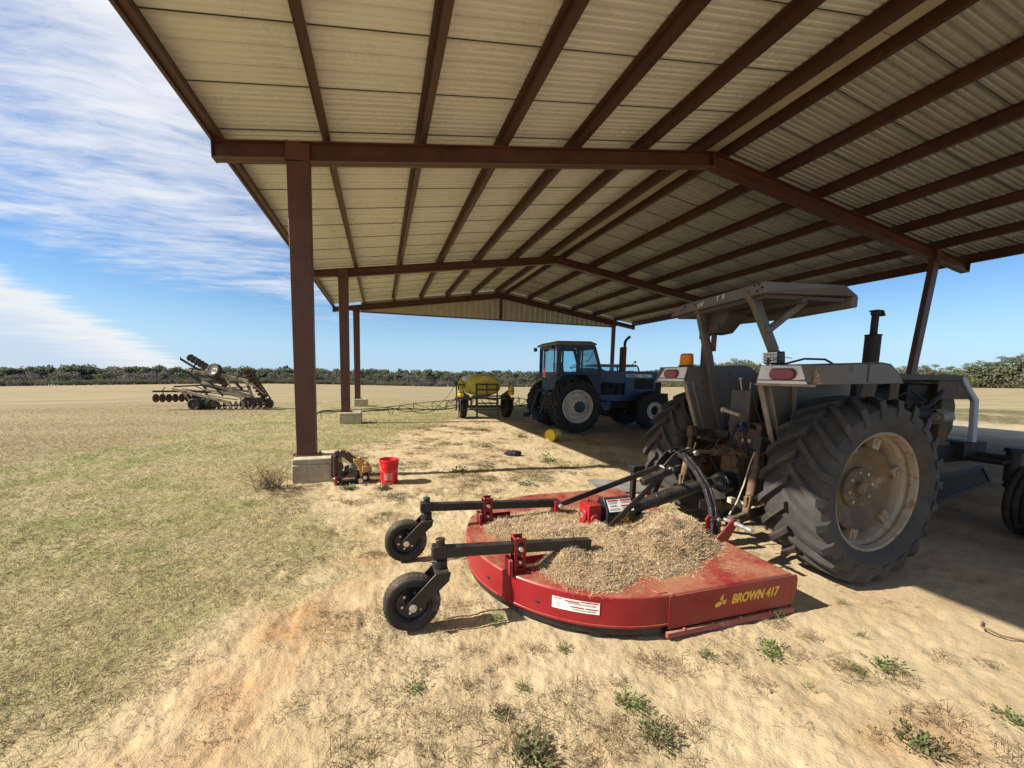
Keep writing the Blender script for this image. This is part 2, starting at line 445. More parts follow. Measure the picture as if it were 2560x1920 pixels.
# ------------------------------------------------------------------ terrain
AZ = np.radians([-180, -60, -35.4, -18.5, -12.5, 8.3, 24.7, 45, 62.6, 67.7, 70.1, 100, 180])
ZF = np.array([-7.9, -7.9, -7.86, -6.7, -6.6, -7.8, -6.6, -2.2, .35, .66, .80, .8, -3.0])   # height of the field edge
DF = np.array([300, 300, 300, 300, 300, 300, 300, 220, 150, 150, 150, 150, 300.])           # its distance
BND = np.array([(-2.2, -1.0), (-1.6, .3), (-1.3, 1.2), (-1.14, 1.83), (-.97, 2.2), (-.78, 2.65), (-.43, 3.07), (-.14, 3.46), (-.3, 4.2), (-.68, 4.98), (-.95, 5.67), (-.72, 7.31), (.2, 9.5), (.96, 11.1), (2.0, 12.8), (2.85, 13.9), (6, 15.3), (12, 16.0), (16, 15)])
def slope_z(x, y):
    r = np.hypot(x, y); az = np.arctan2(x, y)
    zf = np.interp(az, AZ, ZF); df = np.interp(az, AZ, DF)
    r0 = np.interp(az, np.radians([-180, 30, 60, 180]), [20, 20, 11, 11])
    t = np.maximum(r - r0, 0)
    soft = np.where(t < 8, t * t / 16, t - 4)
    return zf * soft / (df - r0 - 4)
def edge_dist(x, y):
    """signed distance to the sand edge, positive on the grass side"""
    x = np.asarray(x, float); y = np.asarray(y, float)
    best = np.full(x.shape, 1e9); sg = np.ones(x.shape)
    for (ax, ay), (bx, by) in zip(BND[:-1], BND[1:]):
        dx, dy = bx - ax, by - ay
        t = np.clip(((x - ax) * dx + (y - ay) * dy) / (dx * dx + dy * dy), 0, 1)
        d = np.hypot(x - ax - t * dx, y - ay - t * dy)
        cr = dx * (y - ay) - dy * (x - ax)
        up = d < best - 1e-9
        sg = np.where(up, np.sign(cr), sg); best = np.where(up, d, best)
    return best * sg
def covers(x, y):
    """grass cover, tan field, orange soil, pale dust, far weeds : 0..1 each"""
    n = fbm(x * .9, y * .9, 4, 3) - .5; n2 = fbm(x * 4, y * 4, 3, 9) - .5
    d = edge_dist(x, y)
    g = sstep(d + n * 1.1 + n2 * .7, -.30, .75)
    tl = np.interp(y, [-50, 4, 8, 11.4, 15.5, 19.3, 24], [-6.6, -6.0, -5.6, -5.4, -4.8, -3.6, -1.0])
    tan = sstep(tl - x + n * 1.6 + n2 * .4, -.5, .7)
    far = sstep(y + n * 2 + .10 * x, 21.5, 25)
    tan = np.maximum(tan, far)
    r = np.hypot(x, y)
    tan = np.maximum(tan, sstep(r + n * 6, 36, 41) * (x > 8))
    o = np.zeros_like(x)
    for cx, cy, rx, ry, a in ((-.48, 2.62, .36, .30, 1.0), (-.05, 3.42, .32, .16, 1.0), (-.70, 2.15, .36, .26, .8), (-.80, 1.80, .34, .3, .65), (-.2, 2.95, .25, .2, .5), (2.35, .98, .35, .12, .85), (3.9, 1.9, .5, .4, .5), (4.6, 2.4, .8, .8, .4), (-.9, 1.4, .3, .2, .6), (4.6, 8.7, 1.2, .7, .35), (3.0, 13.2, 2.0, .8, .3)):
        o = np.maximum(o, a * np.exp(-((x - cx) / rx) ** 2 - ((y - cy) / ry) ** 2))
    o = np.clip(o * (1 + 1.6 * n2), 0, 1)
    az = np.arctan2(x, y)
    pale = sstep(r, 13, 17) * (1 - sstep(r, 24, 27)) * sstep(az, .75, .9)
    band = sstep(r + n * 3, 24, 27) * (1 - sstep(r + n * 5, 35, 39)) * sstep(az, .7, .85)
    return g, tan, o, pale, band
def bumps(x, y):
    r = np.hypot(x, y)
    near = 1 - sstep(r, 9, 24)
    b = .026 * (fbm(x * 1.3, y * 1.3, 2, 21) - .5) + .024 * (fbm(x * 11, y * 11, 4, 31, .72) - .5)
    rip = fbm(x * 12 + 7 * y, y * 30 - 8 * x, 2, 41) - .5                      # wind and raindrop ripples in the loose sand
    b = b + .009 * rip * near
    dim = np.maximum(vnoise(x * 8.5, y * 8.5, 51) - .60, 0)                   # footprints and hoof pits
    return (b - .040 * dim) * (.25 + .75 * near)
def keep_flat(x, y):
    f = np.ones_like(x)
    for cx, cy, rx, ry in ((3.7, 2.17, .55, .42), (3.7, 3.64, .55, .42), (5.3, 9.9, .6, .5)):
        f = np.minimum(f, sstep(np.hypot((x - cx) / rx, (y - cy) / ry), .6, 1.3))
    return f
def hgt(x, y):
    x = np.asarray(x, float); y = np.asarray(y, float)
    return slope_z(x, y) + bumps(x, y) * keep_flat(x, y) - .008
def ground():
    azf = np.radians(np.concatenate([np.arange(-180, -48, 4), np.arange(-48, 76, .2), np.arange(76, 180, 4)]))
    rr = [.35]
    while rr[-1] < 420: rr.append(rr[-1] * (1.0095 if rr[-1] < 18 else 1.02))
    rr = np.array(rr); na, nr = len(azf), len(rr)
    A, Rr = np.meshgrid(azf, rr)
    X = Rr * np.sin(A); Y = Rr * np.cos(A)
    Z = hgt(X, Y)
    V = np.stack([X, Y, Z], -1).reshape(-1, 3)
    i, j = np.meshgrid(np.arange(nr - 1), np.arange(na), indexing='ij'); j2 = (j + 1) % na
    F = np.stack([i * na + j, i * na + j2, (i + 1) * na + j2, (i + 1) * na + j], -1).reshape(-1, 4)[:, ::-1]
    V = np.concatenate([V, [[0, 0, float(hgt(0., 0.))]]])
    g, tan, o, pale, band = covers(X, Y)
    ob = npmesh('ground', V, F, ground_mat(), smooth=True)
    me = ob.data
    at = me.attributes.new('cover', 'FLOAT_COLOR', 'POINT')
    c = np.ones((len(V), 4), np.float32); c[:-1, 0] = g.ravel(); c[:-1, 1] = tan.ravel(); c[:-1, 2] = o.ravel(); c[-1, :3] = 0
    at.data.foreach_set('color', c.ravel())
    at = me.attributes.new('cover_far', 'FLOAT_COLOR', 'POINT')
    c = np.ones((len(V), 4), np.float32); c[:-1, 0] = pale.ravel(); c[:-1, 1] = band.ravel(); c[:-1, 2] = (sstep(X + 1.6 * (fbm(X * .8, Y * .8, 4, 44) - .5), 4.2, 6.4) * (1 - sstep(X, 17, 19)) * sstep(Y, -6, -2)).ravel(); c[-1, 2] = 0  # third channel masks the painted shade zone under the roof
    at.data.foreach_set('color', c.ravel())
    ob['kind'] = 'structure'
    return ob
def ground_mat():
    m, nt, b = new_mat('sand_and_turf')
    tc = nd(nt, 'ShaderNodeTexCoord'); ob = tc.outputs['Object']
    a = nd(nt, 'ShaderNodeAttribute'); a.attribute_name = 'cover'
    s = nd(nt, 'ShaderNodeSeparateColor'); nt.links.new(a.outputs['Color'], s.inputs[0])
    a2 = nd(nt, 'ShaderNodeAttribute'); a2.attribute_name = 'cover_far'
    s2 = nd(nt, 'ShaderNodeSeparateColor'); nt.links.new(a2.outputs['Color'], s2.inputs[0])
    n1 = noise(nt, ob, 1.3, 8, .6); n2 = noise(nt, ob, 18, 6, .7); n3 = noise(nt, ob, 90, 4, .7); n4 = noise(nt, ob, 3.5, 6, .7)
    sand = mixc(nt, maprange(nt, n1, .35, .65), (.405, .315, .185), (.50, .40, .25))
    sand = mixc(nt, math_(nt, 'MULTIPLY', maprange(nt, n2, .50, .75), .45), sand, (.30, .195, .095))
    sand = mixc(nt, math_(nt, 'MULTIPLY', maprange(nt, n3, .55, .8), .5), sand, (.23, .15, .08))
    sand = mixc(nt, math_(nt, 'MULTIPLY', maprange(nt, n4, .6, .75), .4), sand, (.34, .20, .095))
    n7 = noise(nt, ob, 210, 3, .6)
    sand = mixc(nt, math_(nt, 'MULTIPLY', maprange(nt, n7, .60, .70), .45), sand, (.17, .115, .065))  # dark specks paint in both debris bits and tiny leaf shadows
    sand = mixc(nt, math_(nt, 'MULTIPLY', math_(nt, 'MULTIPLY', s.outputs[2], maprange(nt, n4, .30, .55, .35, 1.0)), .58), sand, (.39, .185, .075))
    sand = mixc(nt, s2.outputs[2], sand, mixc(nt, maprange(nt, n1, .35, .65), (.20, .145, .085), (.27, .20, .12)))  # darkened ground under the roof: shade and weaker bounce put into the colour
    thatch = mixc(nt, maprange(nt, n2, .35, .65), (.27, .23, .12), (.42, .35, .20))
    thatch = mixc(nt, math_(nt, 'MULTIPLY', maprange(nt, n1, .42, .62), .75), thatch, (.20, .21, .07))
    thatch = mixc(nt, math_(nt, 'MULTIPLY', maprange(nt, n3, .5, .7), .35), thatch, (.11, .085, .04))
    mpg = nd(nt, 'ShaderNodeMapping'); nt.links.new(ob, mpg.inputs[0]); mpg.inputs['Scale'].default_value = (.05, .35, 1); mpg.inputs['Rotation'].default_value = (0, 0, R(-17))
    n5 = noise(nt, mpg.outputs[0], 1.0, 5, .6)
    n6 = noise(nt, ob, .35, 6, .65)
    field = mixc(nt, maprange(nt, n5, .35, .65), (.255, .20, .112), (.31, .255, .15))
    field = mixc(nt, math_(nt, 'MULTIPLY', maprange(nt, n6, .45, .7), .5), field, (.20, .148, .08))
    field = mixc(nt, math_(nt, 'MULTIPLY', maprange(nt, n2, .5, .75), .35), field, (.21, .15, .08))
    c = mixc(nt, s.outputs[0], sand, thatch)
    c = mixc(nt, s.outputs[1], c, field)
    c = mixc(nt, math_(nt, 'MULTIPLY', math_(nt, 'MULTIPLY', s2.outputs[0], maprange(nt, n5, .35, .6)), maprange(nt, n4, .38, .58)), c, (.27, .24, .19))
    c = mixc(nt, math_(nt, 'MULTIPLY', math_(nt, 'MULTIPLY', s2.outputs[1], maprange(nt, n6, .3, .5)), maprange(nt, n4, .25, .55)), c, (.11, .098, .045))
    nt.links.new(c, b.inputs['Base Color'])
    b.inputs['Roughness'].default_value = .95; b.inputs['Specular IOR Level'].default_value = .1
    bp = nd(nt, 'ShaderNodeBump'); bp.inputs['Strength'].default_value = .8; bp.inputs['Distance'].default_value = .022
    hh = math_(nt, 'ADD', math_(nt, 'MULTIPLY', n2, .7), math_(nt, 'MULTIPLY', n3, .35))
    nt.links.new(hh, bp.inputs['Height']); nt.links.new(bp.outputs[0], b.inputs['Normal'])
    return m
ground()

def ribbons(P, D, L, W, tipw=.15, sag=None):
    """thin pointed blades: base P, direction D (unit, incl. rise), length L, width W -> verts, quads"""
    n = len(P)
    side = np.cross(D, [0, 0, 1.]); side += rng.normal(0, .3, (n, 3)); side /= np.linalg.norm(side, axis=1)[:, None] + 1e-9
    a = P - side * W[:, None] / 2; b = P + side * W[:, None] / 2
    T = P + D * L[:, None]
    if sag is not None: T[:, 2] -= sag
    c = T + side * (W * tipw)[:, None] / 2; d = T - side * (W * tipw)[:, None] / 2
    V = np.stack([a, b, c, d], 1).reshape(-1, 3)
    F = np.arange(4 * n).reshape(-1, 4)
    return V, F
def rand_dirs(n, lo, hi):
    t = rng.uniform(0, 2 * np.pi, n); e = rng.uniform(lo, hi, n)
    return np.stack([np.cos(t) * np.cos(e), np.sin(t) * np.cos(e), np.sin(e)], 1)
def pick(n, pal, var=.25):
    pal = np.array(pal); c = pal[rng.integers(0, len(pal), n)]
    return np.clip(c * (1 + rng.normal(0, var, (n, 1))), .01, 1)

DRY = [(.47, .39, .22), (.36, .285, .15), (.54, .46, .29), (.25, .19, .10), (.41, .35, .19)]
GREEN = [(.15, .185, .05), (.20, .225, .065), (.25, .26, .085), (.11, .145, .04), (.29, .28, .115)]
def grass():
    n = 800000
    r = np.exp(rng.uniform(np.log(1.0), np.log(24), n)); az = np.radians(rng.uniform(-84, 42, n))
    x = r * np.sin(az); y = r * np.cos(az)
    g, tan, o, pale, band = covers(x, y)
    clump = fbm(x * 3.2, y * 3.2, 3, 77)
    p = g * (.45 + 1.3 * clump) * (1 - .75 * o)
    p = np.maximum(p, .10 * (clump > .66) * (x < 4.3) * (y > 3))
    k = rng.uniform(0, 1, n) < p
    x, y, r = x[k], y[k], r[k]; n = len(x); tan = tan[k]
    z = hgt(x, y)
    D = rand_dirs(n, .03, .75)
    s = np.clip(r / 4, .75, 3.2) ** .62
    L = rng.uniform(.020, .060, n) * s; W = rng.uniform(.0020, .0040, n) * s * 1.2
    greenness = fbm(x * .55 + 3, y * .55, 3, 91) + .35 * (fbm(x * 2.3, y * 2.3, 2, 15) - .5)
    isg = (rng.uniform(0, 1, n) < sstep(greenness, .36, .66) * .66 * (1 - tan))
    C = np.where(isg[:, None], pick(n, GREEN), pick(n, DRY))
    V, F = ribbons(np.stack([x, y, z], 1), D, L, W)
    m = 36000                                             # longer bleached stalks standing out of the sward nearby
    r = np.exp(rng.uniform(np.log(1.2), np.log(11), m)); az = np.radians(rng.uniform(-84, 25, m)); xs = r * np.sin(az); ys = r * np.cos(az)
    gs = covers(xs, ys)[0]; k = rng.uniform(0, 1, m) < gs * sstep(fbm(xs * 2.1, ys * 2.1, 3, 19), .42, .62); xs, ys, r = xs[k], ys[k], r[k]; m = len(xs)
    s2 = np.clip(r / 4, .8, 2) ** .5
    V2, F2 = ribbons(np.stack([xs, ys, hgt(xs, ys)], 1), rand_dirs(m, .15, 1.25), rng.uniform(.04, .115, m) * s2, rng.uniform(.0016, .003, m) * s2)
    C2 = np.where(rng.uniform(0, 1, (m, 1)) < .68, pick(m, [(.56, .48, .31), (.44, .36, .20), (.62, .55, .38)]), pick(m, GREEN))
    F = np.concatenate([F, F2 + len(V)]); V = np.concatenate([V, V2]); C = np.concatenate([C, C2])
    o = npmesh('grass', V, F, 'blade', C); tag(o, 'short dry and green grass growing left of the shed', 'grass', kind='stuff')
grass()
def litter():
    """dead stems, rootlets and crumbs of dry weed lying on the sand"""
    n = 760000
    r = np.exp(rng.uniform(np.log(1.1), np.log(17), n)); az = np.radians(rng.uniform(-30, 66, n))
    x = r * np.sin(az); y = r * np.cos(az)
    g, tan, o, pale, band = covers(x, y)
    cl = fbm(x * 1.6, y * 1.6, 4, 63, .6)
    cl2 = fbm(x * 5.5, y * 7.5, 3, 64, .6)
    p = (1 - g) * (.02 + .9 * sstep(cl * .6 + cl2 * .4, .50, .66)) * np.interp(x, [0, 2.2, 4.2, 6], [1, .75, .22, .10]) * np.interp(y, [0, 2.2, 3.6, 9], [.09, .20, 1.2, 1.4])
    k = rng.uniform(0, 1, n) < p
    x, y, r = x[k], y[k], r[k]; n = len(x); z = hgt(x, y)
    D = rand_dirs(n, -.05, .45); s = np.clip(r / 3, .8, 4)
    L = rng.uniform(.012, .055, n) * s; W = rng.uniform(.0014, .0036, n) * s
    gl = rng.uniform(0, 1, n) < .5 * sstep(fbm(x * 1.1, y * 1.1, 2, 66), .45, .6) * (y > 2.2)
    C = np.where(gl[:, None], pick(n, [(.12, .14, .045), (.16, .17, .06), (.09, .10, .035)]), pick(n, [(.24, .165, .095), (.16, .11, .065), (.34, .26, .16), (.10, .075, .045), (.15, .13, .06)]))
    V, F = ribbons(np.stack([x, y, z + .002], 1), D, L, W)
    o = npmesh('weed_litter', V, F, 'blade', C); tag(o, 'scattered dead stems and weed crumbs on the sand', 'ground litter', kind='stuff')
litter()
# ------------------------------------------------------------------ open shed
FY = [-.46, 6.38, 13.21, 19.92]                     # frames
XL, XR, XEL, XER, XM = -1.08, 12.925, -2.12, 14.297, 6.09
ZE, ZR, DEP, PUR = 4.372, 5.629, .266, .20
def zraf(x): return ZE + (ZR - ZE) * (1 - abs(x - XM) / (XER - XM))
def zroof(x): return zraf(x) + DEP + PUR + .012
def shed():
    t = empty('open_shed', (XM, 10, 0), 0, 'open-sided metal shed with red-brown steel frame and tan ribbed roof', 'shed')
    P = lambda mb, name, mat, **k: mb.build(name, mat, t, world=True, **k)
    for i, y in enumerate(FY):
        for s in (-1, 1):
            xe = XEL if s < 0 else XER; xp = XL if s < 0 else XR
            mb = MB()
            # I-section rafter from the ridge out to the post, shallower beyond it
            a, b = (xp + s * .17, XM)
            def seg(x0, x1, cut):
                for yy, w, zo0, zo1 in ((y, .024, 0, 0),):
                    q = []
                    for xx in (x0, x1): q += [Vector((xx, yy - w / 2, zraf(xx) + cut)), Vector((xx, yy - w / 2, zraf(xx) + DEP))]
                    mb.prism([q[0], q[2], q[3], q[1]], (0, w, 0))
                for off, th in ((cut, .014), (DEP - .014, .014)):
                    q = []
                    for xx in (x0, x1): q += [Vector((xx, y - .085, zraf(xx) + off)), Vector((xx, y - .085, zraf(xx) + off + th))]
                    mb.prism([q[0], q[2], q[3], q[1]], (0, .17, 0))
            seg(a, b, 0.0)
            seg(xe, a, .045)
            mb.box((xe - s * .006, y, zraf(xe) + DEP / 2 + .02), (.012, .172, DEP - .04))
            if s < 0:
                mb.box((XM, y, ZR + DEP / 2 - .004), (.018, .176, DEP + .01))
                for bz in (.05, .13, .21):
                    for dy in (-.05, .05): mb.box((XM - .016, y + dy, ZR + bz), (.03, .028, .028))
            P(mb, 'rafter', 'steel')
            if i == 0: continue                            # behind the photographer: only the rafter overhead is built
            mb = MB()
            zt = zraf(xp) - .0
            z0 = .365 if s < 0 else 0.0
            w0, w1 = (.265, .295) if s < 0 else (.19, .22)
            hd = .085 if s < 0 else .055
            xb, xt = (xp - .50, xp + .13) if (s > 0 and i == 1) else (xp, xp)     # the near right post has been knocked out of plumb
            q = [Vector((xb - w0 / 2, y - hd, z0)), Vector((xb + w0 / 2, y - hd, z0)), Vector((xt + w1 / 2, y - hd, zt + .02)), Vector((xt - w1 / 2, y - hd, zt + .02))]
            mb.prism(q, (0, 2 * hd, 0))
            mb.box((xb, y, z0 - .006), (.38, .25, .012)); mb.box((xt, y - .003, zt + DEP / 2), (w1 + .02, .178, DEP - .03))
            for dx in (-.175, .175):
                for dy in (-.11, .11): mb.tube([(xb + dx * .92, y + dy * .95, z0), (xb + dx * .92, y + dy * .95, z0 + .03)], .014, 6)
            P(mb, 'post', 'steel', bevel=.006)
    y0, y1 = -.75, 20.08
    for x in (-2.07, -.72, .62, 1.92, 3.21, 4.54, 5.81, 6.37, 7.64, 8.93, 10.27, 11.61, 12.98, 14.24):
        mb = MB(); z = zraf(x) + DEP + .003; sg = -1 if x < XM else 1
        mb.span((x - .006, y0, z), (x + .006, y1, z + PUR - .004))
        mb.span((x + .006, y0, z), (x + .075, y1, z + .008)); mb.span((x - .075, y0, z + PUR - .022), (x - .006, y1, z + PUR - .014))
        mb.span((x + .067, y0, z + .008), (x + .075, y1, z + .03))
        if abs(x - XM) > 8: mb.span((x + sg * .008, y0, z - .03), (x + sg * .05, y1, z + PUR - .004))
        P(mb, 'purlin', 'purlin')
    # ribbed roof sheets, ribs running from eave to ridge
    prof = [(0, 0), (.020, .038), (.062, .038), (.082, 0), (.118, 0), (.130, .018), (.158, .018), (.170, 0), (.204, 0), (.216, .018), (.244, .018), (.256, 0)]
    per = .304
    for s in (-1, 1):
        mb = MB(); xe = (XEL - .11) if s < 0 else (XER + .11); xr = XM + s * .09
        ys = []; k = 0
        y = y0 - .1
        while y < y1 + .1:
            for a, h in prof: ys.append((y + a, h))
            y += per
        vs = []
        for yy, h in ys:
            for xx in (xe, xr): vs.append((xx, yy, zroof(xx) + h))
        n = len(ys); fs = [(2 * i, 2 * i + 1, 2 * i + 3, 2 * i + 2) for i in range(n - 1)]
        off = len(vs); vs2 = [(x, yy, z + .004) for x, yy, z in vs]
        fs2 = [tuple(reversed([q + off for q in f])) for f in fs]
        mb.add(vs + vs2, fs + fs2)
        y = y0 - .1; c = 0
        while y < y1:                                     # lap seams, a turned-down lip every third rib
            if c % 3 == 0:
                q = [Vector((xx, y - .007, zroof(xx) - dz)) for xx, dz in ((xe, .009), (xr, .009), (xr, -.002), (xe, -.002))]
                mb.prism(q, (0, .007, 0), 1)
            y += per; c += 1
        P(mb, 'roof_sheet', ['roof' if s < 0 else 'roofshade', 'seam'], smooth=0)
    mb = MB()
    for s in (-1, 1):
        q = [Vector((XM, y0 - .1, zroof(XM) + .055)), Vector((XM + s * .3, y0 - .1, zroof(XM + .3) + .04))]
        mb.prism([q[0], q[1], q[1] + Vector((0, 0, .006)), q[0] + Vector((0, 0, .006))], (0, y1 - y0 + .2, 0))
    P(mb, 'ridge_cap', 'roof')
    mb = MB(); y = y0
    zl = zraf(XM) + DEP + .10
    while y < y1:
        mb.span((XM - .2, y, zl), (XM + .2, min(y + 1.5, y1) - .012, zl + .01)); y += 1.5
    P(mb, 'ridge_liner', 'gable')
    # far gable: vertical ribbed sheet above a level bottom edge
    mb = MB(); yg = 20.0; x = XL + .22; zb = 4.53
    while x < XR - .22:
        for a0, a1, h in ((0, .22, 0), (.22, .30, .022)):
            xa, xb = x + a0, x + a1
            za, zc = max(zraf(xa), zb + .001) + DEP + .15, max(zraf(xb), zb + .001) + DEP + .15
            mb.prism([Vector((xa, yg - h, zb)), Vector((xb, yg - h, zb)), Vector((xb, yg - h, zc)), Vector((xa, yg - h, za))], (0, .012, 0))
        x += .30
    mb.span((XL, yg - .04, zb - .05), (XR, yg + .03, zb), 1)
    P(mb, 'gable_sheet', ['gable', 'steel'], smooth=0)
    P(MB().span((XM - .06, yg - .16, zb - .02), (XM + .06, yg - .05, ZR + .02)), 'gable_post', 'steel')
    P(MB().box((5.90, 6.05, zraf(5.9) + DEP + .07), (.07, .05, .12)), 'junction_box', 'decal', bevel=.006)
    P(MB().tube([(x_, 6.27, zraf(x_) - .012) for x_ in (5.9, 5.2, 4.5)], .011, 6), 'conduit', 'steel')
    return t
shed()
for (y, w, lab) in ((6.38, .62, 'concrete pier under the nearest brown post, beside the red bucket'),
                    (13.21, .66, 'concrete pier under the second brown post, behind the nearest one'),
                    (19.92, .62, 'concrete pier under the farthest left post, beyond the sprayer boom')):
    mb = MB(); x0 = -.93
    mb.box((x0, y, .095), (w, .64, .33)); mb.box((x0, y, .303), (w - .012, .628, .086))
    o = mb.build('concrete_pier', 'concrete', bevel=.012); o.location = (0, 0, -.0); tag(o, lab, 'pier', 'concrete piers under the posts')
# ------------------------------------------------------------------ wheel builders (axle along local y, outside face towards -y)
def ag_tyre(Rt, W, rr, nl=22, lug=.045, dirn=1, rear_view_up=True):
    """bar-lug tractor tyre: carcass of revolution plus two rows of angled lugs"""
    mb = MB(); Rc = Rt - lug; h = W / 2
    prof = [(rr, -h * .78), (rr + .03, -h * .90), (rr + (Rc - rr) * .45, -h * 1.0), (Rc - .075, -h * .985), (Rc - .03, -h * .93), (Rc - .006, -h * .70), (Rc, -h * .3), (Rc, 0)]
    prof = prof + [(r, -a) for r, a in prof[-2::-1]]
    mb.lathe(prof, n=64)
    dl = 2 * math.pi / nl
    for side in (-1, 1):
        for k in range(nl):
            a0 = k * dl + (dl / 2 if side > 0 else 0)
            secs = []
            #        v along width, angle, base radius, top radius, half width (arc)
            for v, da, rb, rt, hw in ((-.03, 0, Rc - .01, Rt - .002, .024), (.32, .11, Rc - .01, Rt, .024), (.66, .22, Rc - .014, Rt - .004, .026), (.93, .31, Rc - .05, Rt - .018, .032), (1.02, .335, Rc - .10, Rc - .055, .034)):
                ang = a0 + dirn * da * (.75 / Rt) ; yv = side * v * h
                pts = []
                for r, w in ((rb, hw * 1.45), (rt, hw)):
                    for sgn in (-1, 1):
                        t = ang + sgn * w / Rt
                        pts.append(Vector((r * math.cos(t), yv, r * math.sin(t))))
                secs.append((pts[0], pts[1], pts[3], pts[2]))
            vs = [p for sct in secs for p in sct]; fs = [(0, 1, 2, 3), tuple(len(vs) - 4 + q for q in (3, 2, 1, 0))]
            for i in range(len(secs) - 1):
                for q in range(4):
                    q2 = (q + 1) % 4
                    fs.append((4 * i + q, 4 * (i + 1) + q, 4 * (i + 1) + q2, 4 * i + q2))
            mb.add(vs, fs)
    return mb
def rib_tyre(Rt, W, rr, ribs=4):
    mb = MB(); h = W / 2; prof = [(rr, -h * .8), (rr + .02, -h * .92), (rr + (Rt - rr) * .5, -h), (Rt - .03, -h * .93)]
    tw = h * 1.7 / ribs
    y = -h * .85
    for i in range(ribs):
        prof += [(Rt - .006, y + .008), (Rt, y + tw * .3), (Rt, y + tw * .7), (Rt - .006, y + tw - .010), (Rt - .028, y + tw - .006), (Rt - .028, y + tw - .001)]
        y += tw
    prof += [(Rt - .03, h * .93), (rr + (Rt - rr) * .5, h), (rr + .02, h * .92), (rr, h * .8)]
    return mb.lathe(prof, n=48)
def bolts(mb, n, r, y, size=.012, ln=.02, a0=0, m=0):
    for k in range(n):
        t = a0 + 2 * math.pi * k / n
        mb.tube([(r * math.cos(t), y, r * math.sin(t)), (r * math.cos(t), y - ln, r * math.sin(t))], size, 6, m)
    return mb
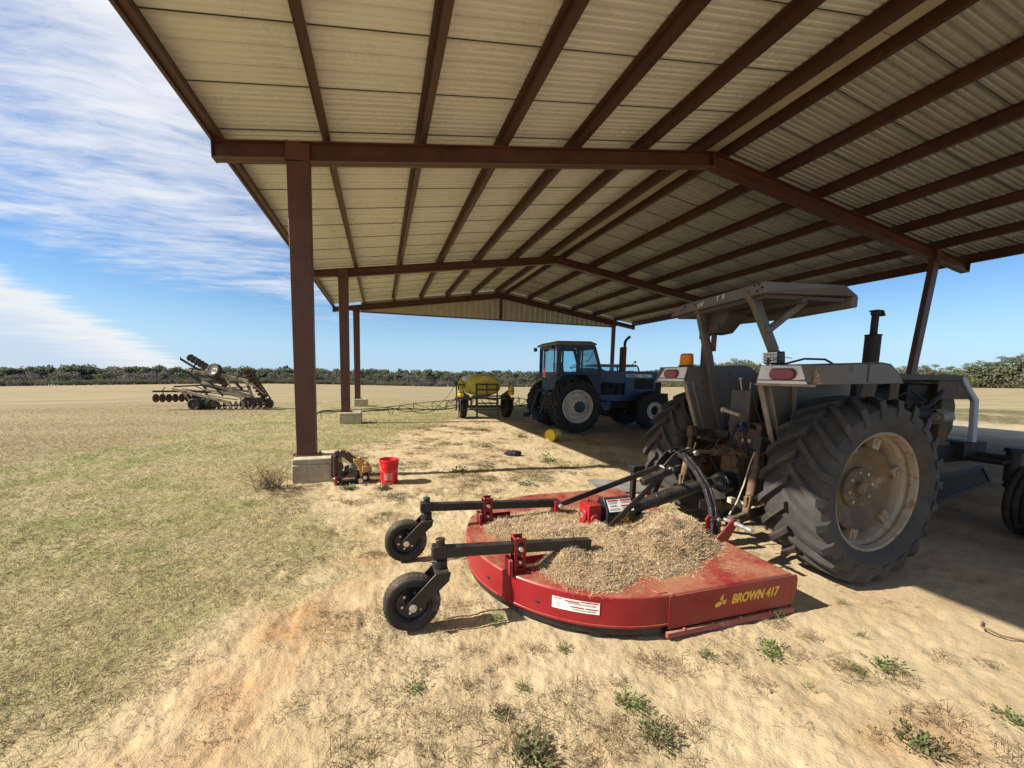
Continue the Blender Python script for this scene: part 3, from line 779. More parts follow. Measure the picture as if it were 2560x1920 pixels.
# ------------------------------------------------------------------ grey open-station tractor
def grey_tractor():
    X, Y = 3.712, 2.905
    t = empty('canopy_tractor', (X, Y, 0), 0, 'old grey tractor with flat sun canopy, facing right in the shed', 'tractor')
    B = lambda mb, name, mat, par=t, **k: mb.build(name, mat, par, **k)
    Rt, W, T, rr = .744, .478, 1.4726, .478
    # rear wheels
    for s in (-1, 1):
        ty = ag_tyre(Rt, W, rr - .004, 22, .048, dirn=1)
        if s > 0:                                        # mirror so the outside always faces outwards
            ty.v = [(x, -y, z) for x, y, z in ty.v]; ty.f = [tuple(reversed(f)) for f in ty.f]
        w = ty.build('rear_wheel', 'rubber', t, loc=(0, s * T / 2, Rt), smooth=30)
        m = 1 if s < 0 else -1                           # local y of outside = -m
        def L(prof): return [(r, a * m) for r, a in prof]
        q = MB()
        yo = -W / 2 + .055
        q.lathe(L([(rr + .004, yo + .03), (rr + .006, yo), (rr - .006, yo - .012), (rr - .022, yo - .004), (rr - .034, yo + .03), (rr - .030, yo + .055), (rr - .055, yo + .075), (rr - .075, yo + .13), (rr - .075, W / 2 - .12), (rr - .02, W / 2 - .05), (rr, W / 2 - .05)]), n=64)
        for k in range(6):                               # clamp brackets between rim and disc
            a = R(18 + 60 * k); c, sn = math.cos(a), math.sin(a)
            rot = Matrix.Rotation(-a, 3, 'Y')
            q.box((c * (rr - .105), m * (yo + .105), sn * (rr - .105)), (.085, .05, .085), rot)
            q.box((c * (rr - .095), m * (yo + .078), sn * (rr - .095)), (.03, .02, .03), rot)
        q.tube([(rr - .045, m * (yo + .03), .02), (rr - .08, m * (yo - .0), .02)], .007, 6)
        B(q, 'rim', 'rimcream', w, smooth=25)
        q = MB(); yd = yo + .105
        q.lathe(L([(rr - .135, yd + .035), (rr - .133, yd + .004), (rr - .142, yd - .004), (rr - .19, yd + .002), (.24, yd + .035), (.20, yd + .05), (.165, yd + .052), (.16, yd + .026), (.12, yd + .022), (.085, yd + .022), (.08, yd + .03), (.05, yd + .03), (.048, yd - .01), (.002, yd - .012)]), n=56)
        B(q, 'wheel_disc', 'disc', w, smooth=25)
        for k in range(8):
            q = MB(); bolts(q, 1, .132, m * (yd + .025), .013, m * .024, .2 + k * math.pi / 4); B(q, 'wheel_nut', 'silver', w)
    # front wheels
    for s in (-1, 1):
        w = rib_tyre(.39, .27, .22).build('front_wheel', 'rubber2', t, loc=(2.87, s * .75, .385), smooth=40)
        m = 1 if s < 0 else -1
        q = MB(); q.lathe([(r, a * m) for r, a in [(.225, -.11), (.215, -.12), (.20, -.09), (.19, -.02), (.10, .0), (.09, -.05), (.0, -.055)]], n=32)
        B(q, 'rim', 'rimcream', w)
    # front axle
    q = MB(); q.beam((2.72, -.60, .79), (2.72, .60, .79), .10, .11); q.beam((2.6, -.3, .84), (2.6, .3, .84), .12, .1)
    for s in (-1, 1):
        q.cyl((2.72, s * .585, .56), (2.72, s * .585, .90), .055, 12); q.cyl((2.72, s * .585, .89), (2.72, s * .585, .93), .075, 8)
        q.beam((2.72, s * .585, .56), (2.86, s * .66, .39), .09, .10); q.cyl((2.87, s * .58, .385), (2.87, s * .74, .385), .05)
        q.beam((2.72, s * .58, .80), (2.54, s * .56, .78), .05, .03)
    q.tube([(2.54, -.56, .79), (2.54, .56, .79)], .018)
    B(q, 'front_axle', 'engine', bevel=.004)
    # chassis, engine
    q = MB()
    q.span((.85, -.19, .62), (2.05, .19, 1.32)); q.span((1.0, -.27, .56), (1.75, .27, .72)); q.span((-.15, -.22, .50), (.9, .22, 1.02))
    q.span((1.6, -.25, .72), (2.78, .25, .92)); q.span((2.45, -.33, .78), (2.86, .33, .95)); q.span((.9, -.24, 1.32), (1.9, .24, 1.40))
    for k in range(4): q.cyl((1.05 + .22 * k, -.17, 1.36), (1.05 + .22 * k, -.30, 1.33), .045, 10)
    q.cyl((.98, -.30, 1.28), (1.95, -.30, 1.28), .055, 12)
    q.cyl((1.2, -.32, .95), (1.2, -.20, .95), .09, 14); q.cyl((1.5, -.33, .85), (1.5, -.2, .85), .07, 14)
    q.cyl((1.05, 0, 1.45), (1.55, 0, 1.45), .13, 16); q.span((1.6, -.22, 1.38), (1.95, .2, 1.58))
    q.tube([(1.75, -.27, 1.3), (1.9, -.31, 1.45), (2.05, -.27, 1.52)], .03); q.tube([(1.3, -.27, 1.45), (1.5, -.30, 1.52), (1.8, -.26, 1.42)], .012)
    q.tube([(2.05, -.2, 1.0), (1.95, -.26, .95), (1.7, -.24, .9)], .035); q.tube([(1.15, -.28, 1.05), (1.35, -.31, 1.2), (1.7, -.29, 1.12)], .011)
    q.cyl((2.06, 0, 1.22), (2.10, 0, 1.22), .26, 24)
    for k in range(6):
        a = k * math.pi / 3; q.box((2.08, .17 * math.cos(a), 1.22 + .17 * math.sin(a)), (.02, .12, .2), Matrix.Rotation(a, 3, 'X'))
    B(q, 'engine', 'engine', bevel=.006)
    q = MB(); q.span((2.12, -.26, .93), (2.28, .26, 1.56)); q.span((2.10, -.28, 1.54), (2.30, .28, 1.60)); q.span((2.10, -.28, .92), (2.30, .28, .96))
    q.prism([(2.28, -.26, .98), (2.36, -.26, 1.10), (2.36, -.26, 1.36), (2.28, -.26, 1.50)], (0, .5, 0))
    B(q, 'radiator', M('radiator_shroud', (.055, .050, .018), .7, 0, .3, 6, RUST, .3, 5), bevel=.008)
    q = MB().cyl((1.80, -.36, 1.25), (1.96, -.36, 1.25), .075, 16); q.lathe([(.0, 0), (.075, .0), (.07, .03), (.02, .05)], (1.96, -.36, 1.25), (1, 0, 0), 16); q.cyl((1.76, -.36, 1.25), (1.8, -.36, 1.25), .045, 12); q.span((1.80, -.37, 1.27), (1.94, -.26, 1.33))
    B(q, 'alternator', M('dirty_aluminium', (.22, .19, .16), .6, .4, .3, 20))
    # hood with open sides
    q = MB()
    q.prism([(.45, -.31, 1.625), (2.32, -.31, 1.632), (2.32, -.31, 1.69), (.45, -.31, 1.69)], (0, .012, 0)); q.prism([(.45, .298, 1.625), (2.32, .298, 1.632), (2.32, .298, 1.69), (.45, .298, 1.69)], (0, .012, 0))
    q.span((.45, -.298, 1.674), (2.32, .298, 1.69))
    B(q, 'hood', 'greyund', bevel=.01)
    mt['brownside'] = M('brown_hood_side', (.065, .04, .022), .7, 0, .3, 7, (.12, .08, .05), .3, 5)
    for pl in ([(1.95, -.29, 1.43), (2.60, -.29, 1.43), (2.35, -.29, 1.63), (1.95, -.29, 1.63)], [(1.2, -.285, 1.40), (1.34, -.285, 1.40), (1.34, -.285, 1.62), (1.2, -.285, 1.62)], [(.75, -.285, 1.40), (.95, -.285, 1.40), (1.03, -.285, 1.63), (.82, -.285, 1.63)]):
        B(MB().prism(pl, (0, .01, 0)), 'side_panel', 'brownside')
    q = MB()
    th = .075
    for v in (-.31, .265): q.prism([(2.33, v, 1.69), (2.66, v, 1.425), (2.72, v, .90), (2.72 - th, v, .90), (2.66 - th, v, 1.40), (2.30, v, 1.655)], (0, .045, 0))
    q.prism([(2.33, -.265, 1.69), (2.40, -.265, 1.634), (2.37, -.265, 1.60), (2.30, -.265, 1.655)], (0, .53, 0)); q.span((2.63, -.265, .90), (2.70, .265, .98))
    B(q, 'nose_panel', 'hoodblue', bevel=.008)
    for v in (-.2, .2): B(MB().cyl((2.48, v, 1.50), (2.55, v, 1.55), .06, 14), 'headlight', 'decal')
    q = MB(); q.cyl((.93, -.25, 1.66), (.93, -.25, 2.06), .062, 24); q.lathe([(.062, 0), (.067, .006), (.067, .014), (.03, .02)], (.93, -.25, 2.05), (0, 0, 1), 24); q.cyl((.93, -.25, 2.06), (.93, -.25, 2.27), .029, 16)
    q.cyl((.93, -.25, 2.255), (.93, -.25, 2.285), .037, 14); q.prism([(.89, -.285, 2.285), (.99, -.285, 2.285), (1.02, -.285, 2.245), (.985, -.285, 2.30), (.895, -.285, 2.30)], (0, .07, 0))
    B(q, 'exhaust_stack', 'engine', bevel=.003)
    # fenders
    for s in (-1, 1):
        vo, vi = .83 * s, .40 * s
        q = MB()
        top = [(-.70, 1.565), (-.70, 1.60), (-.66, 1.725), (.05, 1.757), (.16, 1.745), (.25, 1.69), (.33, 1.60)]
        for (u0, z0), (u1, z1) in zip(top[1:-1], top[2:]):
            q.prism([(u0, vo, z0), (u1, vo, z1), (u1, vo, z1 - .012), (u0, vo, z0 - .012)], (0, vi - vo, 0))
        q.prism([(u, vo, z) for u, z in [(-.69, 1.572), (-.66, 1.722), (.05, 1.754), (.16, 1.742), (.25, 1.687), (.33, 1.595)]], (0, .012 * -s, 0))
        for tri in ([(-.69, vo, 1.572), (-.66, vo, 1.722), (-.655, vo - .10 * s, 1.724), (-.692, vo - .02 * s, 1.572)],): q.prism(tri, (.01, 0, 0))
        q.prism([(u, vi, z) for u, z in [(-.68, 1.58), (-.44, .97), (-.30, .93), (.42, 1.02), (.42, 1.60), (.25, 1.687), (.16, 1.742), (.05, 1.754), (-.66, 1.722)]], (0, .012 * s, 0))
        # rear and middle flanges of the inner sheet, folded towards the wheel
        for (u0, z0), (u1, z1) in (((-.685, 1.575), (-.445, .965)), ((-.60, 1.575), (-.37, .955)), ((-.30, 1.60), (-.26, 1.2))):
            B(MB().beam((u0, vi + .02 * s, z0), (u1, vi + .02 * s, z1), .042, .014, (1, 0, 0)), 'fender_flange', 'flange', bevel=.002)
        q.span((-.20, vi - .002, 1.0), (-.196, vi + .014, 1.55)) if s < 0 else None
        B(q, 'fender', 'greypaint', bevel=.004)
        B(MB().span((-.705, min(vi, vo) - .012, 1.556), (-.655, max(vi, vo) + .012, 1.574)), 'fender_lip', 'flange', bevel=.003)
        a, b = sorted((vi + .012 * s, vo - .012 * s))
        sl = .10
        q = MB().prism([(-.705, vi + .01 * s, 1.575), (-.705, vo - .02 * s, 1.575), (-.672, vo - (.10 if s > 0 else .10) * s, 1.715), (-.672, vi + .01 * s, 1.722)], (.008, 0, 0))
        pl = B(q, 'rear_plate', 'whiteplate', bevel=.002)
        cv = -.615 if s < 0 else .605
        q = MB(); pts = []
        for k in range(24):
            tt = 2 * math.pi * k / 24; cx = .058 if math.cos(tt) > 0 else -.058
            pts.append((-.690 + .0, cv + cx + .038 * math.cos(tt), 1.650 + .040 * math.sin(tt)))
        q.prism(pts, (-.024, 0, 0)); q.prism([(x - .002, cv + (y - cv) * 1.12, 1.65 + (z - 1.65) * 1.16) for x, y, z in pts], (-.008, 0, 0), 1)
        B(q, 'tail_light', ['lens', 'maroon'], pl, bevel=.004)
    q = MB(); q.prism([(-.668, -.832, 1.70), (-.63, -.832, 1.66), (-.60, -.832, 1.61), (-.575, -.832, 1.585), (-.60, -.832, 1.578), (-.64, -.832, 1.578), (-.685, -.832, 1.58), (-.68, -.832, 1.63)], (0, -.0012, 0)); B(q, 'rust_patch', M('rust_patch', (.19, .10, .05), .9, 0, .5, 30, (.40, .35, .28), .45, 40), smooth=0)
    q = MB(); q.prism([(-.688, -.46, 1.69), (-.688, -.515, 1.69), (-.684, -.515, 1.712), (-.684, -.46, 1.712)], (-.004, 0, 0)); B(q, 'safety_sticker', 'decal')
    q = MB(); q.lathe([(.0, 0), (.078, 0), (.078, .02), (.06, .025)], (-.58, .52, 1.722), (0, 0, 1), 24); B(q, 'beacon_base', 'black')
    q = MB(); q.lathe([(.062, .02), (.070, .03), (.066, .06), (.069, .065), (.065, .10), (.067, .105), (.062, .135), (.05, .145), (.0, .147)], (-.58, .52, 1.722), (0, 0, 1), 28); B(q, 'amber_beacon', 'amber', smooth=50)
    # roll-over posts and canopy
    for s in (-1, 1):
        q = MB(); pts = [(-.69, s * .285, 2.33), (-.47, s * .35, 1.85), (-.33, s * .385, 1.45), (-.12, s * .40, .95)]
        for a, b in zip(pts[:-1], pts[1:]): q.beam(a, b, .048, .080, (1, 0, .35))
        q.prism([(-.78, s * .29 - .026, 2.33), (-.58, s * .29 - .026, 2.33), (-.61, s * .30 - .026, 2.16)], (0, .052, 0))
        B(q, 'roll_post', 'greypaint', bevel=.006)
        q = MB(); q.beam((-.54, s * .335, 2.02), (-.20, s * .40, 2.30), .036, .055); q.box((-.55, s * .335, 2.03), (.07, .065, .05))
        B(q, 'canopy_brace', 'greypaint', bevel=.004)
    top = [(-.75, -.45, 2.392), (-.75, .45, 2.350), (.05, .53, 2.40), (.05, -.525, 2.408)]
    mid = [(-.75, -.452, 2.302), (-.75, .62, 2.252), (.07, .64, 2.30), (.06, -.62, 2.302)]
    q = MB(); q.add(top + mid, [(0, 3, 2, 1), (0, 1, 5, 4), (1, 2, 6, 5), (2, 3, 7, 6), (3, 0, 4, 7), (4, 5, 6, 7)])
    q.prism([(.06, -.62, 2.302), (.19, -.05, 2.302), (.19, .10, 2.302), (.07, .64, 2.30), (.02, .62, 2.30), (.02, -.60, 2.302)], (0, 0, -.092)); q.add([(.05, -.525, 2.408), (.05, .53, 2.40), (.19, .10, 2.302), (.19, -.05, 2.302)], [(0, 1, 2, 3)])
    cano = B(q, 'canopy', 'greypaint', bevel=.008, smooth=0)
    q = MB(); q.prism([(-.70, -.42, 2.30), (-.70, .55, 2.255), (.0, .56, 2.29), (.0, -.56, 2.29)], (0, 0, -.03)); q.prism([(-.4, -.5, 2.27), (-.4, .5, 2.25), (-.34, .5, 2.25), (-.34, -.5, 2.27)], (0, 0, -.03))
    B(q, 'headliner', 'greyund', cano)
    for v, z in ((-.40, 2.375), (-.43, 2.345), (-.36, 2.372), (-.39, 2.325), (.40, 2.325), (.44, 2.30)): B(MB().cyl((-.752, v, z), (-.757, v, z), .009, 8), 'canopy_bolt', 'engine', cano)
    xd = Vector((0, -1.0, .0965)); 
    fm = lambda v, z: plane_mtx((-.7545, v, z), xd, (0, 0, 1))
    for ch, v, z, w in (('W', .24, 2.285, 1.25), ('T', .02, 2.313, .9), ('E', -.045, 2.320, .9)):
        text(ch, .058, 'whiteink', cano, fm(v, z), shear=.25, bold=.001, width=w)
    q = MB(); q.prism([(-.55, .44, 2.26), (-.55, .07, 2.28), (-.55, .06, 2.20), (-.55, .20, 2.06), (-.55, .33, 2.05)], (.22, 0, 0)); B(q, 'overhead_box', 'greyund', bevel=.006)
    q = MB(); q.span((-.57, .16, 2.085), (-.545, .27, 2.135)); q.beam((-.5, .26, 2.06), (-.43, .33, 1.90), .05, .06); B(q, 'box_bracket', 'maroon')
    q = MB(); q.box((-.50, -.385, 1.79), (.09, .125, .10), Matrix.Rotation(R(-8), 3, 'Y')); wl = B(q, 'work_light', 'black', bevel=.01)
    q = MB()
    for i in range(5):
        for j in range(4): q.box((-.553 + .009 * (j - 1.5) * -.2, -.435 + .025 * i, 1.757 + .023 * j), (.012, .019, .017))
    B(q, 'lamp_grid', 'decal', wl)
    q = MB().tube([(-.45, -.40, 1.73), (-.2, -.42, 1.79), (.0, -.45, 1.79), (.1, -.46, 1.75)], .009); q.tube([(-.66, -.46, 1.725), (-.66, -.46, 1.78)], .01); q.tube([(-.66, -.46, 1.75), (-.5, -.45, 1.80), (-.35, -.42, 1.79)], .003, 5); B(q, 'wiring', 'hose')
    # operator's place
    q = MB(); q.span((-.30, -.02, 1.05), (-.18, .20, 1.50)); B(q, 'lever_console', 'greypaint', bevel=.012)
    q = MB(); q.tube([(-.27, .10, 1.5), (-.30, .10, 1.60)], .008); q.tube([(-.25, .03, 1.5), (-.26, .02, 1.58)], .006); q.ball((-.30, .10, 1.61), .018); B(q, 'lever', 'silver')
    q = MB(); q.span((.0, -.24, 1.02), (.42, .24, 1.14)); q.prism([(-.06, -.22, 1.1), (.02, -.22, 1.1), (-.08, -.22, 1.48), (-.15, -.22, 1.46)], (0, .36, 0)); B(q, 'seat', 'blackpl', bevel=.03)
    q = MB(); q.lathe([(.19 + .014 * math.cos(a), .014 * math.sin(a)) for a in [2 * math.pi * k / 8 for k in range(8)]], (.62, 0, 1.47), (-.55, 0, 1), 32, closed=True)
    for a in (0, 2.1, 4.2): q.tube([(.62, 0, 1.47), (.62 + .16 * math.cos(a), .18 * math.sin(a), 1.47 + .09 * math.cos(a))], .011, 6)
    q.tube([(.62, 0, 1.47), (.86, 0, 1.12)], .03); B(q, 'steering_wheel', 'blackpl')
    q = MB(); q.prism([(.80, -.28, 1.0), (1.0, -.28, 1.0), (1.0, -.28, 1.66), (.72, -.28, 1.60)], (0, .56, 0)); B(q, 'dashboard', 'engine', bevel=.01)
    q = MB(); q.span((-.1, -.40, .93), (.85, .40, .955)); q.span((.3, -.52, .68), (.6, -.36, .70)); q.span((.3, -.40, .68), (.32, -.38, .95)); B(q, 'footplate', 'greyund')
    # rear axle, hydraulics and three-point linkage
    q = MB(); q.cyl((0, -.62, .744), (0, .62, .744), .115, 20); q.lathe([(.13, 0), (.18, .05), (.18, .09)], (0, -.32, .744), (0, 1, 0), 20); q.lathe([(.13, 0), (.18, -.05), (.18, -.09)], (0, .32, .744), (0, 1, 0), 20)
    q.span((-.30, -.21, .50), (.3, .21, 1.0)); q.span((-.36, -.13, .56), (-.28, .15, .92)); q.cyl((-.36, .02, .61), (-.42, .02, .61), .12, 18)
    for k in range(8): q.tube([(-.36, -.10 + .03 * k, .90 - .02 * (k % 2)), (-.375, -.10 + .03 * k, .90 - .02 * (k % 2))], .011, 6)
    B(q, 'rear_axle', 'iron', bevel=.008)
    q = MB(); q.lathe([(.0, .0), (.16, .0), (.165, .012), (.165, .030), (.13, .045), (.08, .05), (.0, .05)], (-.33, .05, .86), (0, 0, 1), 28); q.span((-.43, -.07, .70), (-.30, .14, .86)); q.lathe([(.0, 0), (.10, 0), (.12, .12), (.0, .12)], (-.36, .04, .74), (0, 0, 1), 20)
    q.box((-.46, -.06, .80), (.05, .05, .07)); q.box((-.45, .12, .88), (.04, .05, .06))
    B(q, 'hitch_bracket', 'rustiron', bevel=.006)
    q = MB(); q.span((-.38, -.19, .98), (-.16, .0, 1.14)); q.span((-.32, .0, 1.0), (-.2, .16, 1.07)); q.box((-.30, -.20, 1.08), (.16, .05, .2)); q.span((-.30, -.16, 1.14), (-.2, -.04, 1.19)); B(q, 'hydraulic_valve', 'rustiron', bevel=.008)
    q = MB(); q.cyl((-.40, .17, 1.295), (-.40, -.01, 1.26), .018, 10); q.cyl((-.40, .19, 1.298), (-.40, .165, 1.293), .028, 10); B(q, 'hydraulic_ram', 'cream')
    q = MB()
    for k, (v, u) in enumerate(((.06, -.42), (.02, -.40), (-.02, -.42), (-.05, -.4))): q.tube([(u, v, 1.24), (u - .02, v + .01, 1.17), (u + .02, v, 1.10)], .008, 6)
    q.tube([(-.3, .0, 1.24), (-.12, -.02, 1.2), (.0, -.02, 1.15)], .012, 6)
    B(q, 'hydraulic_hose', 'rustiron')
    for s in (-1, 1):
        q = MB(); q.cyl((-.30, s * .16, 1.03), (-.30, s * .42, 1.03), .05, 14); q.beam((-.30, s * .40, 1.03), (-.58, s * .38, 1.05), .05, .075); q.box((-.58, s * .38, 1.05), (.07, .075, .12))
        B(q, 'lift_arm', 'iron', bevel=.006)
        q = MB(); q.cyl((-.58, s * .38, 1.03), (-.62, s * .385, .80), .022, 10); q.cyl((-.605, s * .383, .86), (-.645, s * .385, .60), .034, 12); q.beam((-.645, s * .385, .62), (-.68, s * .385, .42), .055, .035); q.box((-.66, s * .385, .55), (.075, .03, .09))
        B(q, 'lift_rod', 'rustiron', bevel=.004)
        q = MB(); q.path([(-.05, s * .28, .50), (-.5, s * .36, .44), (-.86, s * .42, .40)], .035, .08); q.box((-.86, s * .42, .40), (.09, .06, .09)); q.cyl((-.84, s * .36, .40), (-.84, s * .48, .40), .03, 10)
        B(q, 'lower_link', 'iron', bevel=.006)
    q = MB(); q.cyl((-.40, .06, .88), (-.66, .01, .905), .032, 12); q.cyl((-.64, .013, .905), (-.96, .0, .93), .018, 10); q.ball((-.97, 0, .93), .036); B(q, 'top_link', 'rustiron')
    q = MB(); q.lathe([(.0, .01), (.045, .0), (.06, .02), (.075, .03), (.075, .045), (.088, .05), (.088, .068), (.10, .075), (.10, .10), (.105, .12), (.10, .16), (.08, .17), (.08, .22)], (-.62, .02, .60), (1, 0, 0), 22); B(q, 'power_shaft_guard', 'blackpl')
    q = MB(); q.beam((-.1, 0, .38), (-.75, .0, .37), .09, .04); q.span((-.74, -.06, .35), (-.60, .06, .43)); B(q, 'drawbar', 'rustiron')
    q = MB(); q.box((-.55, .07, .47), (.11, .15, .10), Matrix.Rotation(R(-18), 3, 'X')); q.beam((-.50, -.05, .45), (-.50, -.34, .43), .05, .055); B(q, 'drawbar_support', 'cream', bevel=.006)
    q = MB(); q.tube([(-.60, -.36, .98), (-.63, -.345, .86), (-.66, -.33, .68), (-.70, -.31, .52), (-.74, -.28, .40)], .006, 6); q.tube([(-.36, .36, .55), (-.5, .40, .62), (-.62, .33, .80), (-.6, .3, .95)], .006, 6); B(q, 'lift_cable', 'cream')
    q = MB(); q.ball((-.36, .03, 1.155), (.05, .06, .045)); q.ball((-.38, -.02, 1.14), (.04, .04, .035)); B(q, 'rag_on_valve', 'bluerag')
    for pts, rad, mm in (([(-.30, -.12, 1.12), (-.42, -.14, 1.20), (-.50, -.16, 1.08), (-.46, -.18, .90)], .013, 'hose'), ([(-.30, -.05, 1.12), (-.45, -.03, 1.17), (-.55, -.06, 1.02), (-.48, -.10, .86)], .012, 'hose'), ([(-.25, .10, 1.05), (-.45, .16, 1.0), (-.48, .22, .82), (-.36, .24, .66)], .014, 'hose'), ([(-.38, .25, .98), (-.52, .28, .86), (-.56, .26, .66), (-.42, .2, .52)], .010, 'hose'), ([(-.38, -.2, .92), (-.5, -.24, .80), (-.5, -.26, .62), (-.4, -.2, .5)], .011, 'hose'), ([(-.69, -.40, 1.57), (-.67, -.36, 1.50), (-.60, -.34, 1.36), (-.5, -.33, 1.2)], .006, 'hose')):
        B(MB().tube(pts, rad, 8), 'hydraulic_hose', mm)
    for v in (-.155, -.095, -.035): B(MB().cyl((-.38, v, 1.035), (-.43, v, 1.035), .018, 10), 'hose_coupler', 'silver' if v < -.05 else 'rustiron')
    for s in (-1, 1):
        for u, z in ((-.55, 1.50), (-.30, 1.50), (.05, 1.50), (.30, 1.45)): B(MB().cyl((u, s * .40, z), (u, s * .388, z), .011, 8), 'panel_bolt', 'rustiron')
        B(MB().span((-.1, s * .8325 - .0012, 1.60), (-.094, s * .8325 + .0012, 1.745)), 'fender_seam', 'engine')
    q = MB()
    for k in range(10):
        a = rng.uniform(0, 6.28); b = rng.uniform(.1, .2)
        q.tube([(-.36, .03, .915), (-.36 + b * math.cos(a), .03 + b * math.sin(a), .925 + rng.uniform(-.01, .03)), (-.36 + 1.4 * b * math.cos(a + .4), .03 + 1.4 * b * math.sin(a + .4), .90)], .004, 5)
    B(q, 'dead_vine', 'twig')
grey_tractor()
# ------------------------------------------------------------------ red rotary cutter behind the grey tractor
def cutter():
    t = empty('rotary_cutter', (1.7, 2.9, 0), 0, 'round red rotary mower with two black tail wheels, in front of the grey tractor', 'mower')
    B = lambda mb, name, mat, par=t, **k: mb.build(name, mat, par, world=True, **k)
    cx, cyy, rd = 1.70, 2.90, 1.042
    arc = [(cx + rd * math.cos(a), cyy + rd * math.sin(a)) for a in [R(90 + 180 * k / 48) for k in range(49)]]
    zt, zb = .282, .075
    out = [(2.70, cyy + rd)] + arc + [(2.70, cyy - rd)]
    q = MB(); q.prism([(x, y, zb) for x, y in out], (0, 0, zt - zb))
    deck = B(q, 'deck', 'red', bevel=.012, smooth=50)
    # doubled plates of the skirt and lips
    q = MB()
    def skin(a0, a1, z0, z1, th=.004, n=8):
        o = []
        for k in range(n + 1):
            a = R(a0 + (a1 - a0) * k / n); o.append((cx + (rd + th) * math.cos(a), cyy + (rd + th) * math.sin(a)))
        i = []
        for k in range(n + 1):
            a = R(a0 + (a1 - a0) * k / n); i.append((cx + (rd - .01) * math.cos(a), cyy + (rd - .01) * math.sin(a)))
        pts = [(x, y, z0) for x, y in o + i[::-1]]
        q.prism(pts, (0, 0, z1 - z0))
    skin(-151.8, -147.6, zb + .002, zt + .002); skin(147.6, 151.8, zb + .002, zt + .002)
    skin(-147.6, -90.2, zb + .004, zb + .020, .003, 30); skin(-152, -180, zb + .004, zb + .020, .003, 16)
    q.span((1.684, cyy - rd - .004, .055), (2.70, cyy - rd + .004, zt - .012))
    q.span((1.69, cyy - rd - .010, zt - .0), (1.706, cyy + rd - .2, zt + .005))
    q.prism([(1.62, cyy - rd + .02, zt), (1.685, cyy - rd + .02, zt), (1.66, cyy - rd + .22, zt), (1.56, cyy - rd + .22, zt)], (0, 0, .006))
    B(q, 'skirt_plate', 'red', deck, bevel=.0025)
    q = MB(); q.span((1.67, cyy - rd - .022, .008), (2.72, cyy - rd + .0, .044))
    for x in (1.80, 2.02, 2.25, 2.5): q.ball((x, cyy - rd - .014, .046), .010, 8, 5)
    B(q, 'skid_shoe', M('dusty_red_skid', (.28, .06, .05), .6, 0, .1, 6, SANDC, .2, 5, dust=.9), deck, bevel=.003)
    q = MB(); q.prism([(2.700, cyy - rd - .004, .27), (2.700, cyy - rd - .004, .06), (2.715, cyy - rd - .004, .06), (2.752, cyy - rd - .004, .15), (2.752, cyy - rd - .004, .24), (2.735, cyy - rd - .004, .27)], (0, .008, 0)); q.span((2.702, cyy - rd, .07), (2.712, cyy + rd, zt - .01)); q.prism([(2.752, cyy - rd, .24), (2.752, cyy - rd, .15), (2.715, cyy - rd, .03), (2.715, cyy - rd, .24)], (0, .05, 0))
    B(q, 'front_band', 'red', deck, bevel=.002)
    q = MB()
    for k in range(52):                                   # rubber chain guard hanging under the round edge
        a = R(-180 + 88 * k / 51); x = cx + (rd - .03) * math.cos(a); y = cyy + (rd - .03) * math.sin(a)
        q.box((x, y, .05), (.03, .012, .055), Matrix.Rotation(a + math.pi / 2, 3, 'Z'))
    q.prism([(cx + (rd - .05) * math.cos(R(a)), cyy + (rd - .05) * math.sin(R(a)), .028) for a in range(90, 271, 6)], (0, 0, .05))
    B(q, 'deflector', 'blackpl', deck)
    for a in (-136.3, -160):
        a = R(a); c = Vector((cx + (rd + .002) * math.cos(a), cyy + (rd + .002) * math.sin(a), .163)); rot = Matrix.Rotation(a + math.pi / 2, 3, 'Z')
        B(MB().box(c, (.026, .006, .012), rot), 'skirt_slot', 'blackink', deck)
    # side lettering and leaf emblem
    ys = cyy - rd - .0048
    mx = lambda x, z: plane_mtx((x, ys, z), (1, 0, 0.0), (0, 0, 1))
    text('BROWN 417', .086, 'yellowink', deck, Matrix.Translation((-1.7, -2.9, 0)) @ mx(2.172, .150), shear=.25, bold=.0042, width=.83)
    q = MB()
    def leaf(x, z, l, w, ang):
        pts = []
        for k in range(14):
            a = 2 * math.pi * k / 14; u = .5 * l * (1 - math.cos(a)); wv = w * math.sin(a) * (1 - u / l) ** .55
            pts.append((x + u * math.cos(ang) - wv * math.sin(ang), ys, z + u * math.sin(ang) + wv * math.cos(ang)))
        q.prism(pts, (0, -.001, 0))
    leaf(2.085, .172, .060, .016, R(75)); leaf(2.038, .150, .085, .022, R(22)); leaf(2.108, .152, .045, .013, R(60))
    B(q, 'leaf_emblem', 'yellowink', deck, smooth=0)
    # white warning decal wrapped on the round skirt
    def wrap(a0, a1, z0, z1, mat, name, off):
        w = MB(); n = max(2, int(abs(a1 - a0) / 1.2)); vs = []; fs = []
        for k in range(n + 1):
            a = R(a0 + (a1 - a0) * k / n)
            for z in (z0, z1): vs.append((cx + (rd + off) * math.cos(a), cyy + (rd + off) * math.sin(a), z))
        for k in range(n): fs.append((2 * k, 2 * k + 2, 2 * k + 3, 2 * k + 1))
        w.add(vs, fs); return w
    dc = B(wrap(-130.8, -114.9, .160, .236, 'decal', 'd', .0045), 'warning_decal', 'decal', deck)
    q = MB()
    for a0, a1, z0, z1 in ((-130, -127.4, .224, .230), (-126.4, -121.5, .218, .226), (-121, -115.4, .224, .232), (-124.5, -120, .185, .193), (-119.6, -115.4, .185, .192)):
        w = wrap(a0, a1, z0, z1, '', '', .0055); q.add(w.v, w.f)
    B(q, 'decal_stripe', 'decalred', dc)
    q = MB()
